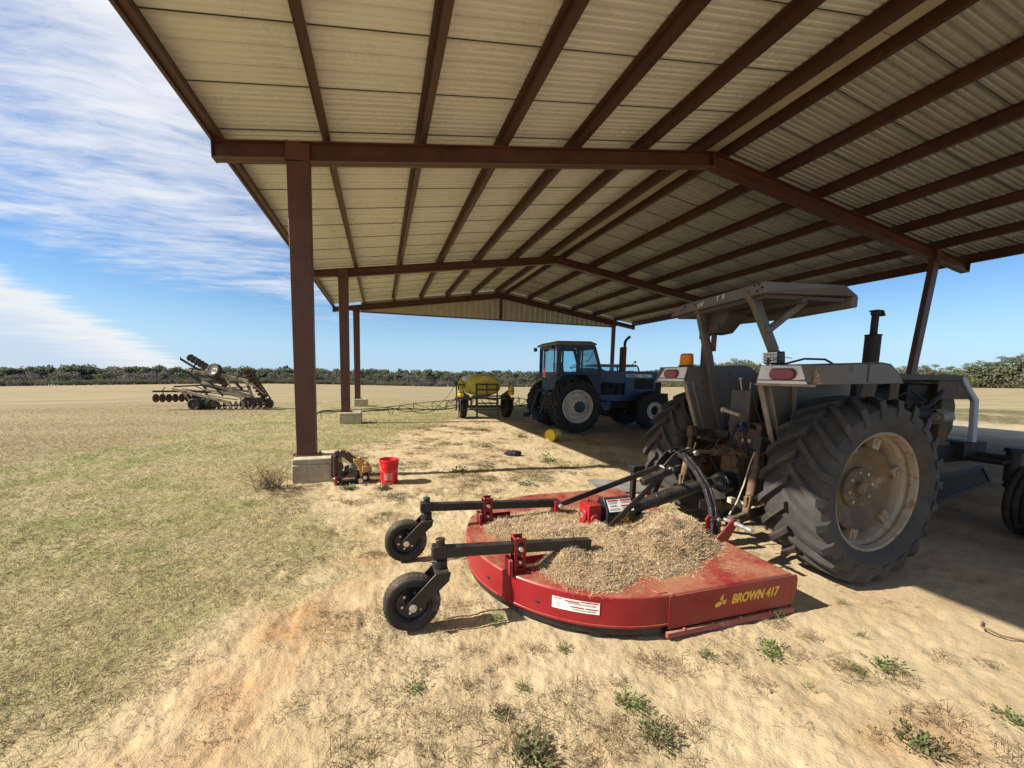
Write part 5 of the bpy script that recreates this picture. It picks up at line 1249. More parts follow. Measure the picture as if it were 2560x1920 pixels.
def truck():
    t = empty('parked_truck', (9.5, 14.9, 0), -.03, 'pale green truck mostly hidden behind the blue tractor, only its cab showing', 'truck')
    B = lambda mb, name, mat, par=t, **k: mb.build(name, mat, par, **k)
    q = MB(); q.span((-.95, -.85, .55), (2.1, .85, 1.45)); q.span((-.95, -.85, 1.45), (1.0, .85, 1.72)); B(q, 'body', 'engine', bevel=.05)
    q = MB(); q.prism([(-.80, -.80, 2.14), (.82, -.80, 2.16), (.92, -.80, 2.10), (.92, -.80, 2.06), (-.86, -.80, 2.06)], (0, 1.6, 0))
    for x0, x1 in ((-.86, -.84), (-.05, -.05), (1.05, .90)):
        for y in (-.80, .78): q.beam((x0, y, 1.70), (x1, y, 2.08), .05, .06)
    for z in (1.72,): q.span((-.9, -.84, z - .03), (1.08, -.78, z + .03))
    cb = B(q, 'cab', 'truckpaint', bevel=.03)
    q = MB(); q.prism([(-.84, -.79, 1.74), (-.08, -.79, 1.74), (-.08, -.79, 2.05), (-.82, -.79, 2.05)], (0, .004, 0)); q.prism([(-.02, -.79, 1.74), (1.02, -.79, 1.74), (.88, -.79, 2.05), (-.02, -.79, 2.05)], (0, .004, 0)); q.prism([(-.84, .79, 1.74), (1.02, .79, 1.74), (.88, .79, 2.05), (-.82, .79, 2.05)], (0, .004, 0)); B(q, 'window', 'glass', cb, smooth=0)
    q = MB(); q.span((-.75, -.55, 1.4), (-.55, .55, 1.95)); q.box((.62, -.2, 1.78), (.25, .3, .1)); B(q, 'seat', 'blackpl', cb, bevel=.03)
    q = MB(); q.tube([(.62, -.80, 2.14), (.70, -.82, 2.24), (.74, -.82, 2.26)], .012, 6); q.ball((.76, -.82, 2.26), (.05, .03, .05)); B(q, 'mirror', 'black', cb)
    for x in (-.45, 1.5):
        for s in (-1, 1):
            w = rib_tyre(.40, .26, .22, 3).build('wheel', 'rubber2', t, loc=(x, s * .72, .40)); m = 1 if s < 0 else -1
            q = MB(); q.lathe([(r, a * m) for r, a in [(.222, -.10), (.21, -.11), (.19, -.05), (.0, -.05)]], n=24); B(q, 'rim', 'cream', w)
truck()
# ------------------------------------------------------------------ field sprayer
def sprayer():
    t = empty('field_sprayer', (3.7, 14.6, 0), 0, 'trailed field sprayer with yellow tank and long folded-down booms', 'sprayer')
    B = lambda mb, name, mat, par=t, **k: mb.build(name, mat, par, world=True, **k)
    Y = 13.9
    q = MB(); n = 40; secs = [(-.0, .80), (.10, .93), (.25, .99), (.55, 1), (1.1, 1), (1.4, .99), (1.55, .93), (1.65, .80)]; rings = []
    for dy, k in secs:
        rg = []
        for i in range(n):
            a = 2 * math.pi * i / n; c, s = math.cos(a), math.sin(a); e = .82
            rg.append((3.69 + .70 * k * math.copysign(abs(c) ** e, c), Y + .05 + dy, 1.22 + (.41 if s > 0 else .40) * k * math.copysign(abs(s) ** e, s)))
        rings.append(rg)
    vs = [p for r_ in rings for p in r_]; fs = [tuple(range(n - 1, -1, -1)), tuple((len(secs) - 1) * n + k for k in range(n))]
    for i in range(len(secs) - 1):
        for k in range(n): fs.append((i * n + k, i * n + (k + 1) % n, (i + 1) * n + (k + 1) % n, (i + 1) * n + k))
    q.add(vs, fs); q.box((3.73, Y + .12, 1.49), (.31, .22, .17)); q.lathe([(.0, 0), (.26, 0), (.24, .05), (.12, .06)], (3.66, Y + .6, 1.60), (0, 0, 1), 24)
    tk = B(q, 'tank', 'tank', bevel=.03, smooth=60)
    q = MB(); q.lathe([(.12, 0), (.12, .05), (.0, .055)], (3.60, Y + .6, 1.65), (0, 0, 1), 20); B(q, 'tank_lid', 'blackpl', tk)
    q = MB()
    for x in (3.37, 4.17): q.beam((x, Y, .40), (x, Y, 1.28), .05, .05)
    q.beam((3.76, Y - .01, .80), (3.76, Y - .01, 1.30), .04, .04)
    for z, a, b in ((1.26, 3.37, 4.17), (1.06, 3.37, 4.17), (.83, 3.2, 4.3), (.56, 3.37, 4.17)): q.beam((a, Y, z), (b, Y, z), .045, .055)
    for z in (.745, ): q.beam((2.56, Y - .03, z), (4.85, Y - .03, z), .06, .055)
    q.beam((2.58, Y - .05, .33), (4.80, Y - .05, .33), .05, .04)
    for x in (2.62, 4.78): q.beam((x, Y - .03, .33), (x, Y - .03, 1.28 if x < 3 else .80), .045, .045)
    q.beam((3.39, Y - .05, .0), (3.39, Y - .05, .75), .055, .06); q.beam((4.19, Y - .05, .10), (4.19, Y - .05, .75), .05, .05); q.box((3.42, Y - .05, .03), (.40, .10, .06)); q.box((3.1, Y - .05, .05), (.3, .08, .05))
    for s, x0, x1 in ((1, 3.1, 2.72), (1, 4.3, 4.62)): q.beam((x0, Y, .78), (x1, Y, 1.0), .08, .12)
    for x in (3.2, 4.2): q.beam((x, Y, .70), (x, Y + 2.6, .62), .07, .10)
    q.beam((3.2, Y + 2.6, .62), (3.7, Y + 3.8, .5), .07, .1); q.beam((4.2, Y + 2.6, .62), (3.7, Y + 3.8, .5), .07, .1); q.beam((2.9, Y + .35, .42), (4.65, Y + .35, .42), .09, .09)
    B(q, 'frame', 'spframe', bevel=.004)
    for x in (2.91, 4.65):
        w = rib_tyre(.44, .26, .22, 4).build('wheel', 'rubber2', t, loc=(x - 3.7, Y + .35 - 14.6, .43), rot=(0, 0, R(90)))
        q = MB(); q.lathe([(.222, -.10), (.20, -.11), (.17, -.04), (.0, -.03)], n=24); q.build('rim', 'cream', w)
    q = MB(); q.span((2.655, Y - .12, .01), (2.70, Y - .08, .62)); q.span((3.20, Y + .2, .40), (3.27, Y + .25, .72)); q.span((3.06, Y + .2, .40), (3.13, Y + .25, .7)); B(q, 'white_pipe', M('pale_pipe', (.50, .47, .42), .6, dirt=RUST))
    for (x, z, rx, rz, y) in ((2.78, .975, .115, .165, Y - .06), (4.70, 1.03, .115, .165, Y - .06), (2.86, 1.24, .12, .17, Y + .35)):
        q = MB(); q.lathe([(.0, -rz), (rx * .7, -rz), (rx, -rz * .7), (rx, rz * .6), (rx * .6, rz * .95), (.035, rz), (.035, rz + .05), (.0, rz + .05)], (x, y, z), (0, 0, 1), 20)
        bt = B(q, 'rinse_bottle', 'sptank', smooth=50)
        q = MB(); q.lathe([(rx + .004, -.015), (rx + .008, -.015), (rx + .008, .015), (rx + .004, .015)], (x, y, z), (0, 0, 1), 20, closed=True); q.tube([(x, y, z + rz + .03), (x - .06, y, z + rz + .16), (x - .10, y, z + rz - .05), (x - .09, y + .02, z - .25)], .022, 8); B(q, 'strap', 'hose', bt)
    def boom(name, pts_lo, pts_hi, hooks):
        q = MB(); q.tube(pts_lo, .022, 6); q.tube(pts_hi, .015, 6)
        k = min(len(pts_lo), len(pts_hi))
        for i in range(k):
            q.tube([pts_lo[i], pts_hi[i]], .012, 5)
            if i + 1 < k: q.tube([pts_lo[i], pts_hi[i + 1]], .010, 5)
        for h in hooks: q.tube(h, .011, 5)
        B(q, name, 'spframe')
    def wig(x, z, dz=0): return (x, Y, z + dz)
    boom('boom', [(2.75, Y, .43), (2.2, Y, .345), (1.75, Y, .335), (1.1, Y, .37), (.62, Y, .37), (.13, Y, .36), (-.65, Y, .29), (-1.31, Y, .31), (-1.88, Y, .30), (-2.07, Y, .22)],
         [(2.70, Y, .72), (2.3, Y, .66), (1.75, Y, .62), (1.1, Y, .56), (.62, Y, .49), (.13, Y, .43), (-.65, Y, .37), (-1.31, Y, .36), (-1.88, Y, .34), (-2.05, Y, .25)],
         [[(2.6, Y, 1.25), (2.3, Y, .8), (1.87, Y, .37), (1.75, Y, .34)], [(2.56, Y, .68), (2.3, Y, .58), (2.25, Y, .36)], [(-1.93, Y, .30), (-1.90, Y, .05)], [(.2, Y, .44), (.28, Y, .20), (.38, Y, .18), (.42, Y, .38)]])
    boom('boom', [(4.78, Y, .45), (5.1, Y + .1, .46), (5.45, Y + .2, .50), (5.9, Y + .3, .52)], [(4.85, Y, .76), (5.1, Y + .1, .74), (5.45, Y + .2, .68), (5.9, Y + .3, .64)], [[(4.9, Y, .45), (5.0, Y, .65), (5.15, Y, .45), (5.25, Y, .62)], [(5.0, Y, .84), (5.02, Y, .6)]])
    q = MB()
    def hang(x0, z0, x1, z1, sag, n=9):
        return [(x0 + (x1 - x0) * k / n, Y - .04 + .02 * math.sin(k), z0 + (z1 - z0) * k / n - sag * 4 * (k / n) * (1 - k / n)) for k in range(n + 1)]
    for a in ((2.6, .70, 1.8, .36, .10), (1.9, .36, .9, .40, .16), (1.5, .34, .3, .42, .09), (.6, .42, -.4, .32, .04), (-.5, .33, -1.4, .33, .05), (-1.3, .33, -1.95, .28, .05), (2.75, .42, 2.2, .36, -.10), (4.8, .6, 5.6, .5, .12), (3.5, .80, 3.9, .45, .1), (3.8, .8, 4.1, .42, .12), (2.9, .7, 3.3, .75, .25)): B(MB().tube(hang(*a), .013, 6), 'hose', 'hose')
    q.tube([(2.62, Y, 1.20), (2.56, Y, 1.30), (2.62, Y - .02, 1.33), (2.68, Y, 1.28)], .03, 8); q.tube([(2.65, Y + .02, 1.2), (2.655, Y + .02, 1.60)], .008, 5)
    q.tube([(-1.10, Y - .05, .36), (-1.12, 13.6, .20), (-1.1, 13.5, .02)], .012, 6)
    B(q, 'hose', 'hose')
sprayer()

# ------------------------------------------------------------------ folded disc harrow in the field
def harrow():
    Y = 18.75; z0 = float(slope_z(-6.3, 18.75))
    t = empty('disc_harrow', (-6.3, Y, 0), 0, 'rusty disc harrow with one wing folded up, standing in the tan field', 'harrow')
    B = lambda mb, name, mat, par=t, **k: mb.build(name, mat, par, world=True, **k)
    def gang(a, b, n, r, tilt, name='disc_gang', bar=None):
        """row of dished blades on an axle from a to b"""
        a = Vector(a); b = Vector(b); ax = (b - a).normalized()
        q = MB(); q.tube([a, b], .03, 8); B(q, 'gang_axle', 'harrowdark')
        if bar is not None: B(MB().beam(a + Vector(bar), b + Vector(bar), .07, .07), 'gang_bar', 'harrowdark')
        for k in range(n):
            c = a + (b - a) * (k + .5) / n; d = (ax + Vector(tilt)).normalized()
            q = MB(); q.lathe([(.0, .05), (r * .4, .04), (r * .8, .015), (r, -.012), (r, -.018), (r * .8, .006), (r * .4, .03), (.0, .04)], c, d, 22)
            if bar is not None and k % 3 == 1: q.tube([c + Vector((0, 0, 0)), c + Vector(bar) * .5 + Vector((.05, -.03, 0)), c + Vector(bar)], .018, 6)
            B(q, 'disc_blade', 'discsteel', smooth=50)
    gang((-8.62, 18.5, .46), (-6.85, 18.9, .46), 9, .170, (0, -.5, 0), bar=(0, 0, .27))
    gang((-7.50, 18.9, 2.13), (-6.60, 18.75, 1.55), 7, .15, (0, -.5, .1))
    gang((-6.62, 18.7, 1.42), (-6.10, 18.6, .98), 4, .15, (0, -.5, .1))
    gang((-5.36, 18.55, 1.62), (-4.75, 18.75, .45), 8, .185, (.3, -.6, 0))
    gang((-6.50, 18.5, .15), (-4.75, 18.9, .17), 9, .18, (0, .5, 0))
    gang((-5.9, 19.6, .16), (-4.6, 19.2, .18), 7, .20, (0, -.4, 0))
    q = MB()
    q.beam((-7.52, 18.7, 1.575), (-6.08, 18.65, 1.36), .10, .12); q.beam((-6.10, 18.65, 1.35), (-5.30, 18.6, 1.16), .10, .12)
    q.beam((-6.99, 18.6, 1.10), (-5.15, 18.6, .50), .11, .12); q.beam((-6.9, 18.9, 1.0), (-5.4, 18.9, .72), .09, .1); q.beam((-6.8, 18.5, .80), (-5.2, 18.45, .52), .09, .1)
    q.beam((-7.92, 18.4, .85), (-5.95, 18.3, .30), .10, .11); q.beam((-7.85, 19.0, .82), (-6.9, 18.9, .66), .08, .08)
    q.beam((-5.97, 18.3, .30), (-5.95, 18.3, .12), .08, .1); q.beam((-5.4, 18.6, 1.18), (-5.2, 18.6, .50), .10, .1)
    B(q, 'beam', 'harrow', bevel=.006)
    q = MB()
    q.beam((-7.52, 18.68, 1.53), (-7.02, 18.66, 1.10), .09, .10); q.beam((-5.82, 18.6, 1.12), (-5.55, 18.6, .82), .07, .09); q.beam((-7.75, 18.8, 2.03), (-6.2, 18.7, .98), .07, .08)
    q.beam((-7.95, 18.6, .92), (-6.8, 18.6, 1.0), .06, .06); q.beam((-7.05, 18.6, 1.1), (-6.75, 18.6, .72), .07, .08); q.beam((-8.55, 18.6, .73), (-6.75, 18.8, .68), .06, .05); q.beam((-5.5, 18.6, .45), (-4.6, 18.7, .30), .12, .10); q.beam((-5.22, 18.8, 1.6), (-4.6, 18.95, .4), .05, .06)
    q.box((-5.0, 18.6, .40), (.5, .3, .16)); q.box((-4.62, 18.7, .38), (.16, .12, .14)); q.beam((-6.5, 18.4, .35), (-6.3, 18.4, .08), .06, .06); q.beam((-7.73, 18.75, 2.0), (-7.73, 18.75, 2.12), .03, .03)
    q.tube([(-7.2, 18.55, .95), (-6.6, 18.5, .66), (-5.9, 18.5, .58), (-5.3, 18.5, .42)], .02, 6); q.tube([(-6.9, 18.55, .62), (-6.4, 18.5, .50), (-5.7, 18.45, .40)], .018, 6)
    B(q, 'brace', 'harrowdark', bevel=.004)
    for a, b, w, mm in (((-7.3, 18.5, 1.5), (-7.1, 18.6, 2.02), .05, 'harrowdark'), ((-6.9, 18.5, 1.42), (-6.7, 18.7, 1.75), .05, 'harrow'), ((-5.75, 18.5, 1.25), (-5.35, 18.6, 1.68), .04, 'harrowdark'), ((-6.1, 18.45, 1.34), (-5.9, 18.5, .78), .06, 'harrow'), ((-5.2, 18.5, 1.1), (-4.75, 18.6, .62), .05, 'harrow'), ((-6.6, 18.4, 1.08), (-6.2, 18.4, .55), .05, 'harrowdark'), ((-7.6, 18.35, .80), (-7.35, 18.4, .36), .05, 'harrow'), ((-7.1, 18.35, .66), (-6.9, 18.4, .25), .05, 'harrowdark'), ((-5.6, 18.35, .52), (-5.45, 18.4, .16), .06, 'harrow'), ((-5.0, 18.5, .5), (-4.9, 18.5, .12), .05, 'harrowdark'), ((-8.3, 18.45, .73), (-8.2, 18.5, .9), .03, 'harrowdark'), ((-5.9, 18.5, .9), (-5.2, 18.5, .95), .04, 'harrowdark')):
        B(MB().beam(a, b, w, w), 'strut', mm)
    q = MB(); q.cyl((-6.85, 18.55, .98), (-6.3, 18.55, .80), .05, 12); q.cyl((-6.3, 18.55, .80), (-5.9, 18.55, .66), .025, 10); q.cyl((-7.2, 18.6, 1.45), (-6.8, 18.6, 1.3), .05, 12); B(q, 'hydraulic_ram', 'harrowdark')
    for (x, y, z, rr_, rim, rx, rz) in ((-6.45, 18.40, 1.60, .28, 'rimwhite', -14, -22), (-7.24, 18.5, .21 + z0, .24, 'discsteel', 0, -12), (-7.04, 18.75, .21 + z0, .24, 'discsteel', 0, -12), (-6.76, 18.8, .22 + z0, .24, 'harrow', 0, 70)):
        w = rib_tyre(rr_, .20, rr_ * .62, 3).build('transport_wheel', 'rubber', t, loc=(x + 6.3, y - Y, z), rot=(R(rx), 0, R(rz)))
        q = MB(); q.lathe([(rr_ * .63, -.075), (rr_ * .60, -.085), (rr_ * .52, -.04), (rr_ * .35, -.03), (rr_ * .2, -.06), (.0, -.06)], n=24); q.build('rim', rim, w)
        q = MB(); q.cyl((0, -.06, 0), (0, -.10, 0), .03, 8); q.build('wheel_hub', 'harrowdark', w)
harrow()
# ------------------------------------------------------------------ small things
def lathe_thing(name, prof, mat, loc, rot=(0, 0, 0)):
    o = MB().lathe(prof, (0, 0, 0), (0, 0, 1), 40).build(name, mat, None, smooth=40)
    o.location = loc; o.rotation_euler = rot
    WM[o.name] = Matrix.LocRotScale(Vector(loc), o.rotation_euler.to_quaternion(), None)
    return o
def buckets():
    z = float(hgt(.105, 5.81))
    o = lathe_thing('bucket', [(.0, 0), (.130, 0), (.135, .01), (.148, .285), (.158, .287), (.158, .297), (.149, .30), (.150, .322), (.160, .324), (.160, .334), (.151, .336), (.152, .362), (.162, .365), (.163, .40), (.156, .404), (.148, .39), (.132, .02), (.0, .015)], 'bucketred', (.105, 5.81, z - .01)); o.scale = (.88, .88, .92)
    tag(o, 'upright red plastic bucket standing by the pier', 'bucket')
    q = MB()
    n = 10; vs = []; fs = []
    for k in range(n + 1):
        a = R(-125 + 55 * k / n)
        for zz, r in ((.085, .1415), (.185, .1462)): vs.append((r * math.cos(a), r * math.sin(a), zz))
    for k in range(n): fs.append((2 * k, 2 * k + 2, 2 * k + 3, 2 * k + 1))
    q.add(vs, fs); lb = q.build('label', 'label', o)
    q = MB(); q.tube([(.155 * math.cos(R(a)), .155 * math.sin(R(a)) - .012, .30 - .105 * math.sin(R((a + 165) / 150 * 180)) ) for a in range(-165, -14, 10)], .004, 6); q.build('handle', 'silver', o)
    z = float(hgt(4.12, 8.86))
    o = lathe_thing('bucket', [(.0, 0), (.135, 0), (.138, .01), (.146, .27), (.154, .272), (.154, .29), (.148, .292), (.149, .33), (.152, .345), (.146, .35), (.138, .33), (.0, .30)], 'bucketyel', (4.32, 9.01, z + .13), (R(90), 0, R(-55)))
    tag(o, 'yellow bucket lying on its side near the blue tractor', 'bucket')
    q = MB(); q.lathe([(.0, .305), (.06, .302), (.11, .304), (.138, .33), (.152, .352), (.153, .342)], (0, 0, 0), (0, 0, 1), 36); q.build('lid', M('yellow_lid', (.85, .66, .02), .35, 0, .05, 8), o)
buckets()
def rag():
    q = MB(); z = float(hgt(2.54, 7.3))
    for k in range(9): q.ball((2.54 + rng.uniform(-.12, .12), 7.3 + rng.uniform(-.07, .07), z + .03 + rng.uniform(0, .05)), (rng.uniform(.05, .09), rng.uniform(.04, .07), rng.uniform(.025, .05)), 10, 6)
    q.box((2.63, 7.25, z + .05), (.12, .1, .06), Matrix.Rotation(.4, 3, 'Y')); q.tube([(2.42, 7.26, z + .02), (2.5, 7.2, z + .12), (2.6, 7.22, z + .10)], .015)
    o = q.build('crumpled_rag', 'rag', None, smooth=60); tag(o, 'crumpled dark rag lying alone on the sand', 'rag')
rag()
def broken_machine():
    """scrapped machine housing between pier and red bucket"""
    z = float(hgt(-.35, 5.92)) - .01; Y = 5.93
    t = empty('broken_machine', (-.38, Y, z), 0, 'scrapped machine part with maroon arm, ochre casting and black pan beside the pier', 'machine part')
    P = lambda a, b, dy=0.0: Vector(((a - 450) * .00071 - .555 + .38, dy, (1090 - b) * .00069))
    q = MB(); pts = [P(300, 930), P(305, 600), P(330, 460), P(420, 432), P(520, 445), P(600, 530), P(690, 610)]
    for a, b in zip(pts[:-1], pts[1:]): q.beam(a, b, .10, .055, (0, 1, 0))
    q.prism([P(330, 600, -.02), P(470, 650, -.02), P(490, 760, -.02), P(360, 870, -.02)], (0, .04, 0)); q.prism([P(300, 480, -.05), P(350, 450, -.05), P(340, 1050, -.05), P(290, 1050, -.05)], (0, .12, 0))
    q.build('bracket_arm', 'maroon', t, bevel=.008)
    q = MB(); ring = [P(670, 540, -.06), P(760, 560, -.06), P(930, 640, -.06), P(1010, 720, -.06), P(990, 810, -.06), P(930, 850, -.06), P(860, 860, -.06), P(850, 950, -.06), P(810, 950, -.06), P(790, 820, -.06), P(740, 690, -.06), P(690, 620, -.06)]
    q.prism(ring, (0, .12, 0)); q.prism([P(780, 520, -.03), P(830, 520, -.03), P(820, 580, -.03), P(760, 560, -.03)], (0, .06, 0)); q.cyl(P(920, 650, -.08), P(920, 650, -.02), .022, 10); q.prism([P(850, 700, -.075), P(980, 700, -.075), P(960, 830, -.075), P(840, 840, -.075)], (0, .03, 0))
    q.build('casting', 'ochre', t, bevel=.012)
    q = MB(); q.prism([P(420, 1040, -.08), P(770, 1000, -.08), P(790, 880, .10), P(560, 820, .10)], (0, .01, .025)); q.prism([P(570, 800, .05), P(770, 800, .05), P(740, 640, .12), P(640, 690, .12)], (0, .015, .01)); q.prism([P(500, 720, .0), P(600, 690, .0), P(570, 800, .0), P(480, 880, .0)], (0, .05, 0)); q.prism([P(380, 1075, -.06), P(780, 1075, -.06), P(1030, 900, .1), P(1030, 820, .12), P(420, 1000, .1)], (0, .02, .02))
    q.build('pan', 'blackpl', t, bevel=.008)
    q = MB(); q.prism([P(460, 1000, -.085), P(700, 990, -.085), P(760, 900, .03), P(600, 900, .03)], (0, 0, .026)); q.build('floor_plate', 'rustiron', t)
    q = MB(); q.ball(P(345, 960, -.08), .044, 16, 10); q.cyl(P(345, 1000, -.08), P(345, 1085, -.08), .022, 10); q.build('knob', 'lens', t, smooth=60)
    q = MB(); q.cyl(P(815, 1010, -.10), P(815, 1010, -.02), .032, 16); q.cyl(P(900, 950, -.09), P(900, 950, -.02), .026, 12); q.tube([P(880, 1070, -.08), P(960, 1075, -.1), P(1030, 1080, -.11)], .006, 6); q.build('roller', 'silver', t)
broken_machine()
def sheet():
    q = MB(); c = [(3.02, 5.14), (3.97, 4.86), (3.86, 4.38), (2.90, 4.60)]; vs = []; n = 10; fs = []
    for i in range(n + 1):
        for j in range(5):
            u, v = i / n, j / 4
            x = (c[0][0] * (1 - u) + c[1][0] * u) * (1 - v) + (c[3][0] * (1 - u) + c[2][0] * u) * v; y = (c[0][1] * (1 - u) + c[1][1] * u) * (1 - v) + (c[3][1] * (1 - u) + c[2][1] * u) * v
            vs.append((x, y, .022 + .012 * math.sin(5 * u + 2 * v) + (.012 if j in (0, 4) else 0)))
    m = len(vs); vs += [(x, y, z - .006) for x, y, z in vs]
    for i in range(n):
        for j in range(4):
            a = i * 5 + j; f = (a, a + 5, a + 6, a + 1); fs.append(f[::-1]); fs.append(tuple(k + m for k in f))
    for i in range(n): fs.append((i * 5, (i + 1) * 5, (i + 1) * 5 + m, i * 5 + m)); fs.append((i * 5 + 4, i * 5 + 4 + m, (i + 1) * 5 + 4 + m, (i + 1) * 5 + 4))
    q.add(vs, fs); q.beam((3.0, 5.13, .035), (3.95, 4.87, .035), .02, .03); q.beam((2.93, 4.61, .03), (3.84, 4.40, .03), .02, .02)
    o = q.build('metal_sheet', 'sheet', None, smooth=40); tag(o, 'flat galvanised metal sheet lying on the sand behind the mower', 'metal sheet')
sheet()
def mesh_ramp():
    q = MB(); a, b, c, d = Vector((6.4, 3.05, .03)), Vector((9.45, 3.62, .03)), Vector((8.87, 3.50, .33)), Vector((6.0, 2.98, .36))
    for p0, p1 in ((a, b), (b, c), (c, d), (d, a)): q.beam(p0, p1, .04, .04)
    for k in range(1, 60):
        u = k / 60
        for du in (-.035, .035):
            v = min(max(u + du, 0), 1); q.beam(a.lerp(b, u), d.lerp(c, v), .006, .012)
    for k in range(1, 4): q.beam(a.lerp(d, k / 4), b.lerp(c, k / 4), .012, .012)
    q.beam(c, c + Vector((.1, .5, -.3)), .03, .03); q.beam(d, d + Vector((.1, .5, -.33)), .03, .03)
    o = q.build('mesh_ramp', 'mesh', None, smooth=0); tag(o, 'dark steel mesh ramp propped on the sand in front of the grey tractor', 'ramp')
mesh_ramp()
def wire():
    z = .012; q = MB().tube([(3.86, 1.42, z), (3.80, 1.40, z), (3.72, 1.37, z + .02), (3.70, 1.33, z + .03), (3.74, 1.29, z + .01), (3.82, 1.24, z), (3.95, 1.18, z)], .006, 6)
    o = q.build('wire_loop', 'twig', None); tag(o, 'bent brown wire lying on the sand at the right edge', 'wire')
wire()
def shrub():
    cx, cyy = -1.47, 5.86; t = empty('dry_shrub', (cx, cyy, float(hgt(cx, cyy))), 0, 'leafless dry shrub growing against the nearest pier', 'shrub')
    q = MB()
    for k in range(70):
        a = rng.uniform(0, 6.28); l = rng.uniform(.18, .48); e = rng.uniform(.35, 1.35); b = Vector((rng.normal(0, .10), rng.normal(0, .05), 0))
        d = Vector((math.cos(a) * math.cos(e), math.sin(a) * math.cos(e), math.sin(e))); m_ = b + d * l * .5 + Vector((rng.normal(0, .02), rng.normal(0, .02), .02)); e_ = b + d * l
        q.tube([b, m_, e_], [.0035, .0025, .001], 4)
        for j in range(3):
            s_ = b + d * l * rng.uniform(.35, .9); q.tube([s_, s_ + Vector((rng.normal(0, .06), rng.normal(0, .06), rng.uniform(.0, .08)))], [.002, .0008], 3)
    q.build('stems', 'twig', t)
    n = 500; P = rng.normal(0, 1, (n, 3)) * [.17, .10, .0] + [0, 0, 0]; P[:, 2] = rng.uniform(.0, .22, n)
    V, F = ribbons(P, rand_dirs(n, .1, 1.2), rng.uniform(.03, .10, n), rng.uniform(.002, .004, n)); npmesh('dead_grass', V, F, 'blade', pick(n, [(.30, .20, .11), (.2, .13, .07), (.36, .27, .16)]), t)['kind'] = 'stuff'
shrub()
# ------------------------------------------------------------------ weeds on the sand, each clump a plant of its own
GREENW = [(2.57, 1.82, .07, 1), (2.26, 1.63, .07, 2), (2.17, 1.57, .08, 2), (2.52, 1.35, .05, 2), (2.70, 1.32, .09, 2), (2.15, 1.34, .05, 1), (2.88, 1.54, .05, 1), (2.88, .92, .08, 2), (2.27, .96, .09, 3), (3.18, 1.83, .05, 1), (.15, 1.88, .06, 2), (.68, 1.73, .04, 2), (1.15, 1.52, .07, 2), (1.19, 1.46, .06, 2), (1.81, 1.67, .05, 2), (.53, 1.61, .05, 3), (.60, 1.38, .10, 3), (1.17, 1.31, .08, 3), (3.06, 6.71, .22, 2), (2.23, 8.31, .15, 2), (3.53, 9.51, .16, 2), (1.24, 6.25, .16, 2), (5.25, 9.35, .22, 1), (2.89, 10.8, .2, 2), (.02, 5.55, .13, 3), (-.45, 5.62, .12, 3), (.72, 2.30, .06, 2), (1.02, 1.93, .05, 2), (2.05, 5.3, .14, 2)]
DRYW = [(.21, 2.01, .10), (.85, 1.98, .07), (.32, 1.66, .09), (.56, 1.5, .14), (1.44, 1.74, .09), (1.56, 1.65, .10), (.91, 1.64, .09), (.48, 2.07, .07), (.23, 1.46, .10), (.99, 1.3, .07), (.98, 1.39, .07), (1.15, 1.32, .08), (1.35, 1.31, .08), (.65, 1.94, .06), (.42, 1.81, .06), (.84, 1.3, .06), (1.08, 1.44, .05), (1.19, 1.64, .05), (2.55, 1.63, .07), (2.33, 1.54, .08), (2.51, 1.41, .09), (2.47, 1.32, .09), (2.68, 1.25, .09), (1.91, 1.42, .07), (3.14, 1.28, .08), (2.47, 1.04, .10), (2.60, 1.02, .10), (2.16, 1.05, .06), (3.33, 1.18, .06), (2.58, .82, .10), (2.38, .88, .08), (1.93, 1.6, .07), (2.47, 1.78, .08), (2.25, 6.03, .25), (1.78, 5.55, .22), (1.01, 8.23, .3), (.96, 11.5, .4), (1.31, 5.99, .25), (.04, 5.2, .2), (.75, 3.0, .12), (.1, 4.3, .2), (.5, 7.0, .3), (3.5, 7.9, .25), (-.1, 1.55, .14), (-.3, 1.45, .12), (.35, 2.35, .1)]
